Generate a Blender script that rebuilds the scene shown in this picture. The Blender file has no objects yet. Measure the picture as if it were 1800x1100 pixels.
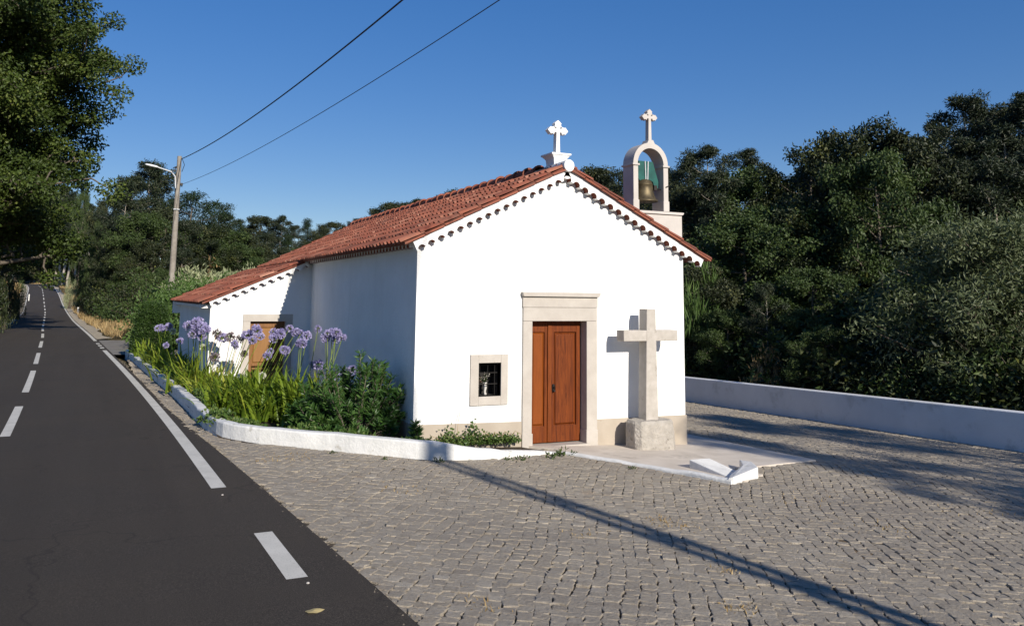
import bpy, math, random
import numpy as np
from mathutils import Vector
rng = np.random.default_rng(7)
random.seed(7)
C = bpy.context.scene.collection
PI = math.pi
# ------------------------------------------------------------------ camera frame (world: X along the facade, Y into the scene, Z up)
F_PX, PX, PY, CZ = 1480.0, 900.0, 330.0, 2.1
CR = np.array([0.90245521, -0.43064821, 0.0108032])
CU = np.array([-0.06616987, -0.11379624, 0.99129812])
CF = np.array([0.4256714, 0.895317, 0.13119195])
CAM = np.array([0, 0, CZ])
def ray(x, y): return CF + (x-PX)/F_PX*CR - (y-PY)/F_PX*CU
def onY(x, y, Y): d = ray(x, y); return d*(Y/d[1])+CAM
def onX(x, y, X): d = ray(x, y); return d*(X/d[0])+CAM
def at_range(x, y, r):                      # point on the line of sight, r metres away on plan
    d = ray(x, y); return d*(r/math.hypot(d[0], d[1]))+CAM
SUN_L = np.array([-0.128, 1.0, -0.46])      # way the light travels

# ------------------------------------------------------------------ ground heights
RK = [(-40, -.90, .39), (-10, -.95, .15), (5, -1.02, .03), (10, -1.09, -.01), (15, -1.23, -.05), (20, -1.42, -.09), (25, -1.62, -.125), (30, -1.85, -.15), (38, -2.25, -.20), (54, -3.05, -.24), (67, -3.85, -.24), (90, -5.1, -.35),
      (120, -6.75, -.15), (142, -8.2, .6), (165, -9.8, 2.0), (200, -12.2, 3.3), (240, -15.6, 4.3), (275, -19.6, 4.9), (300, -25.5, 5.0), (320, -36, 5.0), (330, -52, 5.0)]
RKa = np.array(RK, float)
def zr(Y): return np.interp(Y, RKa[:, 0], RKa[:, 2])
def xr(Y): return np.interp(Y, RKa[:, 0], RKa[:, 1])
def G(X, Y):                                # the paved level of the chapel yard
    X = np.asarray(X, float); Y = np.asarray(Y, float)
    d = np.clip(X-1.4, 0, 16)
    return .07-.008*np.clip(Y, -60, 40)-.05*d-.012*np.clip(Y-6, 0, 25)*d/15.6
def sstep(a, b, x):
    t = np.clip((x-a)/(b-a), 0, 1); return t*t*(3-2*t)
def T(X, Y):                                # natural terrain
    X = np.asarray(X, float); Y = np.asarray(Y, float)
    base = zr(np.clip(Y, -40, 300))
    side = np.abs(X-xr(np.clip(Y, -40, 300)))
    yard = G(X, Y)
    w = sstep(24, 60, Y)
    z = yard*(1-w)+base*w
    z = z+sstep(18, 26, X)*.4+np.clip(X-24, 0, 90)*.17*(1-.45*sstep(60, 160, Y))   # hillside on the right
    z = z+np.clip(side-10, 0, 200)*.035*sstep(60, 130, Y)
    z = z+np.clip(Y-330, 0, 900)*.03
    z = z-np.clip(np.hypot(X, Y)-500, 0, 3000)*.02
    bank = sstep(4.0, 7.5, side)*.55*sstep(60, 90, Y)
    return z+bank
def onG(x, y):
    d = ray(x, y); t = 5.0
    for _ in range(60):
        p = CAM+d*t; g = float(G(p[0], p[1])); t += (p[2]-g)/max(.05, -d[2])*.6
    return CAM+d*t

# ------------------------------------------------------------------ materials
def M(name, base=(.5, .5, .5), rough=.7, metal=0, spec=.5):
    m = bpy.data.materials.new(name); m.use_nodes = True
    b = m.node_tree.nodes['Principled BSDF']
    b.inputs['Base Color'].default_value = (*base, 1); b.inputs['Roughness'].default_value = rough
    b.inputs['Metallic'].default_value = metal; b.inputs['Specular IOR Level'].default_value = spec
    return m
class N:
    def __init__(s, m): s.m = m; s.t = m.node_tree; s.b = s.t.nodes['Principled BSDF']; s.tc = None
    def new(s, ty, **kw):
        n = s.t.nodes.new(ty)
        for k, v in kw.items():
            if k in n.inputs: n.inputs[k].default_value = v
            else: setattr(n, k, v)
        return n
    def link(s, a, b): s.t.links.new(a, b)
    def pos(s, scale=(1, 1, 1), rot=(0, 0, 0), obj=False):
        if obj:
            g = s.new('ShaderNodeTexCoord').outputs['Object']
        else: g = s.new('ShaderNodeNewGeometry').outputs['Position']
        mp = s.new('ShaderNodeMapping'); mp.inputs['Scale'].default_value = scale; mp.inputs['Rotation'].default_value = rot
        s.link(g, mp.inputs['Vector']); return mp.outputs['Vector']
    def noise(s, scale, detail=4, rough=.55, vec=None, dist=0):
        n = s.new('ShaderNodeTexNoise'); n.inputs['Scale'].default_value = scale; n.inputs['Detail'].default_value = detail
        n.inputs['Roughness'].default_value = rough; n.inputs['Distortion'].default_value = dist
        s.link(vec if vec is not None else s.pos(), n.inputs['Vector']); return n.outputs['Fac']
    def ramp(s, fac, stops):
        r = s.new('ShaderNodeValToRGB'); e = r.color_ramp.elements
        while len(e) < len(stops): e.new(.5)
        for q, (p, c) in zip(e, stops): q.position = p; q.color = (*c, 1) if len(c) == 3 else c
        s.link(fac, r.inputs['Fac']); return r.outputs['Color']
    def mix(s, fac, a, b, blend='MIX'):
        n = s.new('ShaderNodeMix'); n.data_type = 'RGBA'; n.blend_type = blend
        for i, v in ((0, fac), (6, a), (7, b)):
            if hasattr(v, 'links'): s.link(v, n.inputs[i])
            else: n.inputs[i].default_value = v if i == 0 else (*v, 1)
        return n.outputs[2]
    def attr(s, name='tint'):
        a = s.new('ShaderNodeAttribute'); a.attribute_name = name; return a.outputs['Fac']
    def color(s, c): s.link(c, s.b.inputs['Base Color'])
    def bump(s, h, strength=.3, dist=.01):
        b = s.new('ShaderNodeBump'); b.inputs['Strength'].default_value = strength; b.inputs['Distance'].default_value = dist
        s.link(h, b.inputs['Height']); s.link(b.outputs['Normal'], s.b.inputs['Normal'])
MT = {}
def noisy(name, c1, c2, scale=3, rough=.8, bump=.2, bscale=40, bdist=.01, spec=.3, detail=5, stains=None):
    m = M(name, c1, rough, spec=spec); n = N(m)
    f = n.noise(scale, detail); col = n.ramp(f, [(.35, c1), (.68, c2)])
    if stains:
        f2 = n.noise(stains[1], 6, .65); col = n.mix(n.ramp(f2, [(stains[2], (0, 0, 0)), (stains[2]+.1, (1, 1, 1))]), col, stains[0])
    n.color(col); n.bump(n.noise(bscale, 6, .6), bump, bdist); MT[name] = m; return m
noisy('old_plaster', (.66, .655, .64), (.71, .705, .69), 1.3, .9, .35, 14, .012)
def plaster():
    m = M('plaster', (.7, .69, .67), .92, spec=.2); n = N(m)
    col = n.ramp(n.noise(.9, 6, .6), [(.32, (.73, .725, .705)), (.7, (.83, .825, .81))])
    st = n.noise(1, 5, .65, vec=n.pos((5.5, 5.5, .35))); col = n.mix(n.ramp(st, [(.56, (0, 0, 0)), (.76, (.5, .5, .5))]), col, (.65, .64, .615))
    ro = n.noise(3.2, 7, .7); col = n.mix(n.ramp(ro, [(.60, (0, 0, 0)), (.74, (.45, .45, .45))]), col, (.68, .665, .635))
    n.color(col); h = n.mix(.5, n.noise(4.5, 4, .6), n.noise(26, 5, .65)); n.bump(h, .75, .03); MT['plaster'] = m
plaster()
noisy('kerb_paint', (.60, .595, .57), (.70, .69, .665), 5, .85, .5, 22, .02, stains=((.44, .42, .37), 7, .61))
noisy('wall_paint', (.66, .66, .66), (.72, .72, .72), 1.5, .9, .4, 10, .02, stains=((.56, .56, .55), 1.6, .56))
noisy('stone', (.415, .375, .33), (.475, .435, .385), 4, .8, .5, 45, .008, stains=((.34, .295, .245), 14, .64))
noisy('plinth_stone', (.37, .315, .25), (.43, .37, .30), 3, .85, .3, 40, .006, stains=((.32, .265, .205), 6, .6))
noisy('granite', (.39, .355, .31), (.47, .43, .385), 8, .85, .5, 60, .008, stains=((.28, .25, .21), 7, .62))
noisy('rough_granite', (.34, .31, .27), (.44, .40, .35), 9, .95, .9, 26, .03, stains=((.18, .165, .14), 12, .6))
noisy('belfry_render', (.47, .43, .395), (.54, .50, .46), 3, .9, .3, 30, .008)
noisy('forecourt_concrete', (.50, .44, .37), (.60, .535, .46), 2.5, .9, .35, 60, .006, stains=((.40, .35, .29), 1.7, .6))
noisy('asphalt_lane', (.17, .155, .135), (.23, .21, .185), 2, .95, .5, 80, .008)
noisy('gravel', (.36, .30, .215), (.50, .43, .32), 6, 1, .9, 60, .03)
noisy('grit', (.13, .11, .085), (.22, .19, .15), 20, 1, .5, 60, .01)
noisy('soil', (.05, .036, .024), (.09, .066, .043), 8, 1, .8, 40, .03)
noisy('bark', (.085, .068, .05), (.17, .145, .115), 5, .95, .9, 25, .03)
noisy('pale_bark', (.24, .21, .17), (.40, .36, .31), 2.5, .9, .5, 20, .02)
noisy('pole_wood', (.20, .175, .145), (.30, .27, .23), 4, .9, .5, 30, .01)
noisy('galvanised', (.50, .51, .52), (.60, .61, .62), 6, .45, .1, 60, .002)
noisy('dry_stem', (.28, .20, .10), (.42, .31, .17), 3, .9, .1, 30, .002)
MT['iron'] = M('iron', (.03, .027, .025), .5, .6)
MT['cable'] = M('cable', (.012, .012, .014), .6)
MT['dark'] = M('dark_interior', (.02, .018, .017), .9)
MT['lamp_white'] = M('lamp_white', (.75, .76, .76), .4)
MT['ceramic'] = M('ceramic', (.5, .48, .45), .4)
MT['petal_white'] = M('petal_white', (.5, .47, .42), .8)
MT['petal_pink'] = M('petal_pink', (.50, .33, .27), .7)
def bronze():
    m = M('bronze', (.12, .09, .05), .55, .65); n = N(m)
    n.color(n.ramp(n.noise(9, 5), [(.3, (.06, .047, .028)), (.7, (.16, .125, .068))])); n.bump(n.noise(50, 4), .15, .003); MT['bronze'] = m
bronze()
noisy('yoke_green', (.006, .060, .052), (.012, .10, .085), 6, .5, .1, 50, .003)
def asphalt():
    m = M('asphalt', (.05, .05, .05), .9, spec=.25); n = N(m)
    a = n.noise(105, 4, .75); b = n.noise(.55, 5, .6); c = n.noise(620, 1)
    lane = n.noise(1, 4, .6, vec=n.pos((1.6, .07, 1)))
    v = n.new('ShaderNodeTexVoronoi'); v.feature = 'DISTANCE_TO_EDGE'; v.inputs['Scale'].default_value = .33
    wv = n.new('ShaderNodeVectorMath'); wv.operation = 'ADD'; nz_ = n.new('ShaderNodeTexNoise'); nz_.inputs['Scale'].default_value = 1.7; n.link(n.pos(), nz_.inputs['Vector']); n.link(nz_.outputs['Color'], wv.inputs[0]); n.link(n.pos(), wv.inputs[1]); n.link(wv.outputs[0], v.inputs['Vector'])
    crack = n.ramp(v.outputs['Distance'], [(0, (.5, .5, .5)), (.006, (0, 0, 0))])
    col = n.ramp(a, [(.30, (.018, .0135, .0095)), (.52, (.046, .0385, .0315)), (.74, (.17, .14, .11))])
    col = n.mix(n.ramp(b, [(.35, (.0, .0, .0)), (.75, (.55, .55, .55))]), col, (.066, .052, .038))
    col = n.mix(n.ramp(lane, [(.4, (0, 0, 0)), (.75, (.5, .5, .5))]), col, (.036, .0285, .022))
    col = n.mix(crack, col, (.016, .014, .012)); n.color(col); n.bump(n.mix(.5, c, n.noise(120, 2)), .8, .008); MT['asphalt'] = m
asphalt()
def paint():
    m = M('road_paint', (.6, .59, .56), .8); n = N(m)
    col = n.ramp(n.noise(3, 5), [(.3, (.50, .475, .415)), (.7, (.62, .59, .52))])
    col = n.mix(n.ramp(n.noise(75, 4, .75), [(.56, (0, 0, 0)), (.70, (.8, .8, .8))]), col, (.17, .16, .15))
    n.color(col); n.bump(n.noise(300, 2), .4, .004); MT['road_paint'] = m
paint()
def wood(name, c1, c2, c3):
    m = M(name, c1, .5, spec=.18); n = N(m)
    g = n.noise(1, 6, .66, vec=n.pos((9, 9, .55)), dist=2.2)
    f = n.noise(1, 3, .6, vec=n.pos((130, 130, 3.0)))
    col = n.ramp(g, [(.30, c1), (.44, c2), (.53, c3), (.60, c2), (.70, c1)])
    col = n.mix(.45, col, n.ramp(f, [(.3, tuple(v*.35 for v in c1)), (.7, c3)]))
    t = n.attr(); col = n.mix(t, col, tuple(min(1, v*1.2) for v in (c3[0], c3[1]*1.15, c3[2])))
    n.color(col); n.bump(f, .15, .002); MT[name] = m
wood('door_wood', (.026, .0055, .0015), (.085, .015, .0030), (.20, .045, .007))
wood('annexe_wood', (.10, .036, .012), (.17, .068, .024), (.25, .115, .045))
def tile():
    m = M('terracotta', (.3, .09, .05), .85, spec=.25); n = N(m)
    t = n.attr()
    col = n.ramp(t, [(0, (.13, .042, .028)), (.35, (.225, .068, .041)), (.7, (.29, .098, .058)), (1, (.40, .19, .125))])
    dirt = n.noise(5.5, 6, .7); col = n.mix(n.ramp(dirt, [(.46, (0, 0, 0)), (.70, (.7, .7, .7))]), col, (.13, .078, .058))
    li = n.noise(22, 5, .7); col = n.mix(n.ramp(li, [(.63, (0, 0, 0)), (.74, (.5, .5, .5))]), col, (.36, .25, .18))
    n.color(col); n.bump(n.noise(70, 4), .25, .004); MT['terracotta'] = m
tile()
def cobble():
    m = M('cobble', (.3, .28, .25), .85, spec=.3); n = N(m)
    t = n.attr()
    col = n.ramp(t, [(0, (.275, .228, .168)), (.35, (.355, .300, .224)), (.7, (.40, .342, .260)), (.95, (.47, .412, .325)), (1, (.40, .285, .17))])
    sp = n.noise(150, 3, .7); col = n.mix(n.ramp(sp, [(.40, (0, 0, 0)), (.66, (.7, .7, .7))]), col, (.165, .142, .118)); sp2 = n.noise(36, 5, .7); col = n.mix(n.ramp(sp2, [(.45, (0, 0, 0)), (.70, (.6, .6, .6))]), col, (.40, .365, .32))
    big = n.noise(.42, 5, .62); col = n.mix(n.ramp(big, [(.48, (0, 0, 0)), (.70, (.55, .55, .55))]), col, (.205, .178, .150))
    rust = n.noise(.9, 5, .7, vec=n.pos((1, 1, 1), (0, 0, 1))); col = n.mix(n.ramp(rust, [(.64, (0, 0, 0)), (.76, (.55, .55, .55))]), col, (.33, .215, .115))
    n.color(col); n.bump(n.noise(30, 7, .72), 1.0, .022); MT['cobble'] = m
cobble()
def joint():
    m = M('joint_soil', (.05, .038, .028), 1); n = N(m)
    rust = n.noise(.9, 5, .7, vec=n.pos((1, 1, 1), (0, 0, 1)))
    col = n.mix(n.ramp(rust, [(.58, (0, 0, 0)), (.72, (1, 1, 1))]), n.ramp(n.noise(14, 5), [(.3, (.036, .027, .018)), (.7, (.085, .066, .046))]), (.20, .125, .05))
    n.color(col); n.bump(n.noise(60, 5), .8, .02); MT['joint_soil'] = m
joint()
def terrain():
    m = M('terrain', (.1, .08, .05), 1, spec=.1); n = N(m)
    col = n.ramp(n.noise(.35, 8, .7), [(.32, (.028, .035, .014)), (.48, (.085, .072, .034)), (.62, (.17, .125, .062)), (.8, (.09, .085, .03))])
    n.color(col); n.bump(n.noise(6, 8, .75), 1, .2); MT['terrain'] = m
terrain()
def leaf(name, c1, c2, c3=None, rough=.55, trans=.22, spec=.35):
    m = M(name, c1, rough, spec=spec); n = N(m)
    t = n.attr(); col = n.ramp(t, [(0, c1), (.62, c2), (1, c3 or c2)])
    n.color(col)
    tr = n.new('ShaderNodeBsdfTranslucent'); n.link(n.mix(.5, col, (c2[0]*1.6, c2[1]*1.6, c2[2]*.8)), tr.inputs['Color'])
    ms = n.new('ShaderNodeMixShader'); ms.inputs[0].default_value = trans
    out = n.t.nodes['Material Output']
    n.link(n.b.outputs[0], ms.inputs[1]); n.link(tr.outputs[0], ms.inputs[2]); n.link(ms.outputs[0], out.inputs['Surface'])
    MT[name] = m
leaf('plane_leaf', (.024, .042, .007), (.056, .086, .013), (.13, .155, .030))
leaf('oak_leaf', (.011, .019, .005), (.025, .036, .009), (.092, .098, .022), trans=.12)
leaf('olive_oak', (.016, .024, .009), (.038, .047, .016), (.12, .12, .04), trans=.12)
leaf('gum_leaf', (.015, .025, .012), (.030, .042, .020), (.075, .085, .034), rough=.5, trans=.14)
leaf('pine_leaf', (.012, .027, .009), (.026, .047, .015), (.045, .062, .020))
leaf('shrub_leaf', (.032, .054, .014), (.055, .086, .022), (.10, .13, .036))
leaf('hedge_leaf', (.055, .10, .022), (.085, .145, .032), (.13, .19, .05))
leaf('olive_leaf', (.060, .080, .034), (.115, .140, .065), (.26, .28, .16))
leaf('pale_leaf', (.20, .23, .12), (.32, .34, .19), (.45, .45, .29))
leaf('clipped_leaf', (.018, .042, .007), (.034, .070, .012), (.075, .125, .026))
leaf('strap_leaf', (.075, .135, .012), (.19, .255, .025), (.34, .345, .05), rough=.4, trans=.3)
leaf('oleander_leaf', (.024, .062, .014), (.050, .112, .024), (.11, .18, .045), rough=.4)
leaf('ivy_leaf', (.04, .08, .015), (.08, .14, .03), (.16, .19, .06), rough=.5)
leaf('agapanthus_petal', (.24, .21, .44), (.42, .38, .64), (.64, .60, .82), rough=.6, trans=.3)
leaf('white_petal', (.55, .56, .48), (.68, .68, .60), (.78, .78, .72), rough=.6, trans=.3)
leaf('spent_petal', (.16, .12, .11), (.24, .19, .20), (.30, .26, .32), rough=.7, trans=.2)
leaf('straw', (.22, .145, .062), (.36, .25, .115), (.50, .38, .20), rough=.8, trans=.2)
leaf('dead_leaf', (.38, .29, .12), (.50, .40, .19), (.55, .46, .25), rough=.7, trans=.15)

# ------------------------------------------------------------------ objects
WL = {}
def tag(o, label=None, cat=None, group=None, kind=None):
    if label: o['label'] = label
    if cat: o['category'] = cat
    if group: o['group'] = group
    if kind: o['kind'] = kind
    return o
def thing(name, label, cat, loc=(0, 0, 0), group=None):
    o = bpy.data.objects.new(name, None); C.objects.link(o); o.location = loc; o.empty_display_size = .2
    WL[o.name] = np.array(loc, float); return tag(o, label, cat, group)
def raw(name, V, loops, sizes, mats, midx=None, tint=None, parent=None, smooth=False, origin=None):
    V = np.asarray(V, np.float32).reshape(-1, 3); loops = np.asarray(loops, np.int32).ravel(); sizes = np.asarray(sizes, np.int32).ravel()
    o0 = WL[parent.name] if parent is not None else (np.asarray(origin, float) if origin is not None else np.zeros(3))
    me = bpy.data.meshes.new(name); V = V-o0.astype(np.float32)
    me.vertices.add(len(V)); me.vertices.foreach_set('co', V.ravel())
    me.loops.add(len(loops)); me.loops.foreach_set('vertex_index', loops)
    st = np.concatenate([[0], np.cumsum(sizes)[:-1]]).astype(np.int32)
    me.polygons.add(len(sizes)); me.polygons.foreach_set('loop_start', st)
    for m in (mats if isinstance(mats, (list, tuple)) else [mats]): me.materials.append(MT[m] if isinstance(m, str) else m)
    if midx is not None: me.polygons.foreach_set('material_index', np.asarray(midx, np.int32))
    me.update(calc_edges=True)
    if tint is not None:
        a = me.attributes.new('tint', 'FLOAT', 'POINT'); a.data.foreach_set('value', np.asarray(tint, np.float32))
    me.polygons.foreach_set('use_smooth', np.full(len(sizes), bool(smooth)))
    me.validate(); me.update()
    ob = bpy.data.objects.new(name, me); C.objects.link(ob)
    if parent is not None: ob.parent = parent; WL[ob.name] = o0
    else: ob.location = o0; WL[ob.name] = o0
    return ob
class MB:
    def __init__(s): s.v = []; s.f = []; s.m = []; s.t = []
    def add(s, vs, fs, m=0, t=.5):
        k = len(s.v); s.v += [tuple(map(float, p)) for p in vs]; s.t += [t]*len(vs)
        for f in fs: s.f.append([k+i for i in f]); s.m.append(m)
        return s
    def box(s, x0, x1, y0, y1, z0, z1, m=0, t=.5, bev=0):
        if bev:
            b = bev; return s.prism_z([(x0+b, y0), (x1-b, y0), (x1, y0+b), (x1, y1-b), (x1-b, y1), (x0+b, y1), (x0, y1-b), (x0, y0+b)], z0, z1, m, t, b)
        return s.add([(x0, y0, z0), (x1, y0, z0), (x1, y1, z0), (x0, y1, z0), (x0, y0, z1), (x1, y0, z1), (x1, y1, z1), (x0, y1, z1)],
                     [(3, 2, 1, 0), (4, 5, 6, 7), (0, 1, 5, 4), (1, 2, 6, 5), (2, 3, 7, 6), (3, 0, 4, 7)], m, t)
    def prism_z(s, poly, z0, z1, m=0, t=.5, bev=0):
        n = len(poly); cx = sum(p[0] for p in poly)/n; cy = sum(p[1] for p in poly)/n
        rings = [[(x, y, z0) for x, y in poly], [(x, y, z1-bev) for x, y in poly]]
        if bev:
            def ins(x, y):
                d = math.hypot(x-cx, y-cy); k = 1-bev*1.2/d; return (cx+(x-cx)*k, cy+(y-cy)*k, z1)
            rings.append([ins(x, y) for x, y in poly])
        return s.rings(rings, m, t)
    def rings(s, rings, m=0, t=.5, caps=True):
        n = len(rings[0]); vs = [p for r in rings for p in r]; fs = []
        for k in range(len(rings)-1):
            for i in range(n): j = (i+1) % n; fs.append((k*n+i, k*n+j, k*n+n+j, k*n+n+i))
        if caps: fs.append(tuple(range(n-1, -1, -1))); fs.append(tuple(range((len(rings)-1)*n, len(rings)*n)))
        return s.add(vs, fs, m, t)
    def prism_y(s, poly, y0, y1, m=0, t=.5):            # poly of (x,z), counter-clockwise seen from -Y
        n = len(poly); vs = [(x, y0, z) for x, z in poly]+[(x, y1, z) for x, z in poly]
        fs = [tuple(range(n)), tuple(range(2*n-1, n-1, -1))]+[(i, n+i, n+(i+1) % n, (i+1) % n) for i in range(n)]
        return s.add(vs, fs, m, t)
    def tube(s, pts, rad, n=8, m=0, t=.5, cap=True):
        pts = [np.array(p, float) for p in pts]; rings = []
        if not hasattr(rad, '__len__'): rad = [rad]*len(pts)
        for i, p in enumerate(pts):
            d = pts[min(i+1, len(pts)-1)]-pts[max(i-1, 0)]; d = d/(np.linalg.norm(d)+1e-9)
            a = np.cross(d, [0, 0, 1] if abs(d[2]) < .9 else [1, 0, 0]); a /= np.linalg.norm(a); b = np.cross(d, a)
            rings.append([tuple(p+rad[i]*(math.cos(q)*a+math.sin(q)*b)) for q in np.linspace(0, 2*PI, n, endpoint=False)])
        return s.rings(rings, m, t, cap)
    def lathe(s, prof, c, n=24, m=0, t=.5):
        return s.rings([[(c[0]+r*math.cos(q), c[1]+r*math.sin(q), c[2]+z) for q in np.linspace(0, 2*PI, n, endpoint=False)] for r, z in prof], m, t)
    def build(s, name, mats, parent=None, smooth=False, origin=None, sharp=None):
        o = raw(name, s.v, [i for f in s.f for i in f], [len(f) for f in s.f], mats, s.m, s.t, parent, smooth, origin)
        return o
def bevel(o, w=.01, seg=2):
    md = o.modifiers.new('bevel', 'BEVEL'); md.width = w; md.segments = seg; md.limit_method = 'ANGLE'; md.angle_limit = math.radians(40); return o
def copy_tree(o, parent=None):
    c = o.copy(); C.objects.link(c); c.parent = parent
    for ch in o.children: copy_tree(ch, c)
    return c

# ------------------------------------------------------------------ setting: terrain, yard, road
def axis(lo, hi, fine0, fine1, step, g=1.25):
    a = list(np.arange(fine0, fine1+.01, step)); d = step
    while a[-1] < hi: d *= g; a.append(a[-1]+d)
    d = step; b = []
    x = fine0
    while x > lo: d *= g; x -= d; b.append(x)
    return np.array(b[::-1]+a)
gx = axis(-2500, 2500, -40, 60, 1.5); gy = axis(-2500, 3000, -30, 340, 2.0)
XX, YY = np.meshgrid(gx, gy); ZZ = T(XX, YY)
sd = np.abs(XX-xr(np.clip(YY, -40, 330)))
ZZ = ZZ+rng.normal(0, .05, ZZ.shape)*(sd > 6)
yardmask = (XX > -2) & (XX < 18.2) & (YY < 38)
ZZ = np.where((sd < 4.2) & (YY < 345), np.minimum(ZZ, zr(np.clip(YY, -40, 330))-.06), ZZ)
ZZ = np.where(yardmask, np.minimum(ZZ, G(XX, YY)-.12), ZZ)
lz = lambda X: zr(44)-.006-.015*(X-.6)
ZZ = np.where((XX > -1.5) & (XX < 15) & (YY > 34) & (YY < 51), np.minimum(ZZ, lz(XX)-.14), ZZ)
nx, ny = len(gx), len(gy); ii = np.arange(nx*ny).reshape(ny, nx)
q = np.stack([ii[:-1, :-1], ii[:-1, 1:], ii[1:, 1:], ii[1:, :-1]], -1).reshape(-1, 4)
tag(raw('ground', np.stack([XX, YY, ZZ], -1), q, np.full(len(q), 4), 'terrain', smooth=True), kind='structure')

def road_at(Y):                              # smoothed centre, height, normal
    ys = np.linspace(Y-6, Y+6, 9); return float(np.mean(xr(ys))), float(np.mean(zr(ys)))
RY = np.concatenate([np.arange(-40, 60, 1.0), np.arange(60, 331, 2.0)])
RP = np.array([(*road_at(y), y) for y in RY])            # x, z, y
dX = np.gradient(RP[:, 0], RP[:, 2]); NXr = 1/np.sqrt(1+dX**2); NYr = -dX*NXr
HW = 2.46
def strip(o0, o1, dz, y0, y1, name, mat, kind=None, parent=None, step=None):
    k = [i for i in range(len(RY)) if y0 <= RY[i] <= y1]
    V = []
    for i in k:
        for o in (o0, o1): V.append((RP[i, 0]+NXr[i]*o, RP[i, 2]+NYr[i]*o, RP[i, 1]+dz))
    n = len(k); f = [(2*i, 2*i+1, 2*i+3, 2*i+2) for i in range(n-1)]
    ob = raw(name, V, f, np.full(len(f), 4), mat, parent=parent)
    if kind: tag(ob, kind=kind)
    return ob
def road_pt(off, Y, dz=0):
    x = np.interp(Y, RY, RP[:, 0]); z = np.interp(Y, RY, RP[:, 1]); nxx = np.interp(Y, RY, NXr); nyy = np.interp(Y, RY, NYr)
    return (x+nxx*off, Y+nyy*off, z+dz)
# road surface: right edge flares over the yard near the camera
def edge_r(Y): return HW+float(np.interp(Y, [0, 5.5, 12, 14, 18], [.75, .52, .28, .2, .09]))
V = []; f = []
for i in range(len(RY)):
    er = edge_r(RY[i])
    for o in np.linspace(-HW-.2, er, 7):
        V.append((RP[i, 0]+NXr[i]*o, RP[i, 2]+NYr[i]*o, RP[i, 1]+.0))
for i in range(len(RY)-1):
    for j in range(6): a = i*7+j; f.append((a, a+1, a+8, a+7))
road = tag(raw('road', V, f, np.full(len(f), 4), 'asphalt'), kind='structure')
def mark(o0, o1, y0, y1, name, n=6):
    ys = np.linspace(y0, y1, n); V = []
    for y in ys: V += [road_pt(o0, y, .004), road_pt(o1, y, .004)]
    f = [(2*i, 2*i+1, 2*i+3, 2*i+2) for i in range(n-1)]
    return raw(name, V, f, np.full(len(f), 4), 'road_paint', parent=road)
WL[road.name] = np.zeros(3)
mark(HW-.16, HW, 10.1, 39.5, 'edge_line', 40)
mark(HW-.06, HW+.10, 6.62, 8.02, 'edge_dash'); mark(HW-.12, HW+.04, 3.2, 4.8, 'edge_dash')
for k in range(3): mark(HW-.16, HW, 41+1.9*k, 42+1.9*k, 'edge_dash', 2)
mark(HW-.16, HW, 48, 325, 'edge_line', 160)
mark(-HW, -HW+.15, -30, 60, 'edge_line', 70); mark(-HW, -HW+.15, 78, 325, 'edge_line', 140)
for y in (8.6, 14.5, 20.4, 26.3, 31.4, 36.0, 40.4): pass
CD = [(3.0, 5.6), (9.0, 11.6), (14.6, 19.3), (22.0, 29.0), (31.6, 36.9), (40.5, 46), (49, 54)]
CD = [(2.6, 6.2), (9.2, 12.6), (15.2, 19.4), (22.3, 29.0), (32.0, 38.4), (42.5, 48.5), (52.5, 58)]+[(62+9*k, 67+9*k) for k in range(28)]
for a, b in CD: mark(-.075, .065, a, b, 'centre_dash', 8)
# gravel verges
def verge(o0, o1, y0, y1, z0, z1, name, mat='gravel', seg=3):
    k = [i for i in range(len(RY)) if y0 <= RY[i] <= y1]; V = []; f = []
    for i in k:
        wv = 1+.25*math.sin(RY[i]*.31)+.15*math.sin(RY[i]*.9+1)
        for j in range(seg+1):
            t = j/seg; o = o0+(o1-o0)*t*(wv if o1 > 0 else wv)
            V.append((RP[i, 0]+NXr[i]*o, RP[i, 2]+NYr[i]*o, RP[i, 1]+z0+(z1-z0)*t))
    n = seg+1
    for i in range(len(k)-1):
        for j in range(seg): a = i*n+j; f.append((a, a+1, a+n+1, a+n))
    return tag(raw(name, V, f, np.full(len(f), 4), mat, smooth=True), kind='structure')
verge(HW+.02, HW+.70, 50, 325, -.004, .06, 'gravel_verge')
verge(-HW-.02, -HW-.9, 76, 325, -.004, .12, 'gravel_verge')
verge(-HW-.15, -HW-1.6, -40, 76, -.004, -.05, 'gravel_verge')
# side lane joining on the right, beyond the planter
V = []; f = []; lys = np.linspace(36.6, 49.2, 14)
for k, y in enumerate(lys):
    xe = float(np.interp(y, RY, RP[:, 0]))+HW+.05
    for X in (xe, 1.4, 3.0, 5.5, 9.0, 14.0): V.append((X, y+(X-xe)*.0, float(np.interp(y, RY, RP[:, 1]))-.004-.015*(X-xe)))
for k in range(13):
    for q_ in range(5): a = k*6+q_; f.append((a, a+1, a+7, a+6))
tag(raw('side_lane', V, f, np.full(len(f), 4), 'asphalt_lane'), kind='structure')

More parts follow.
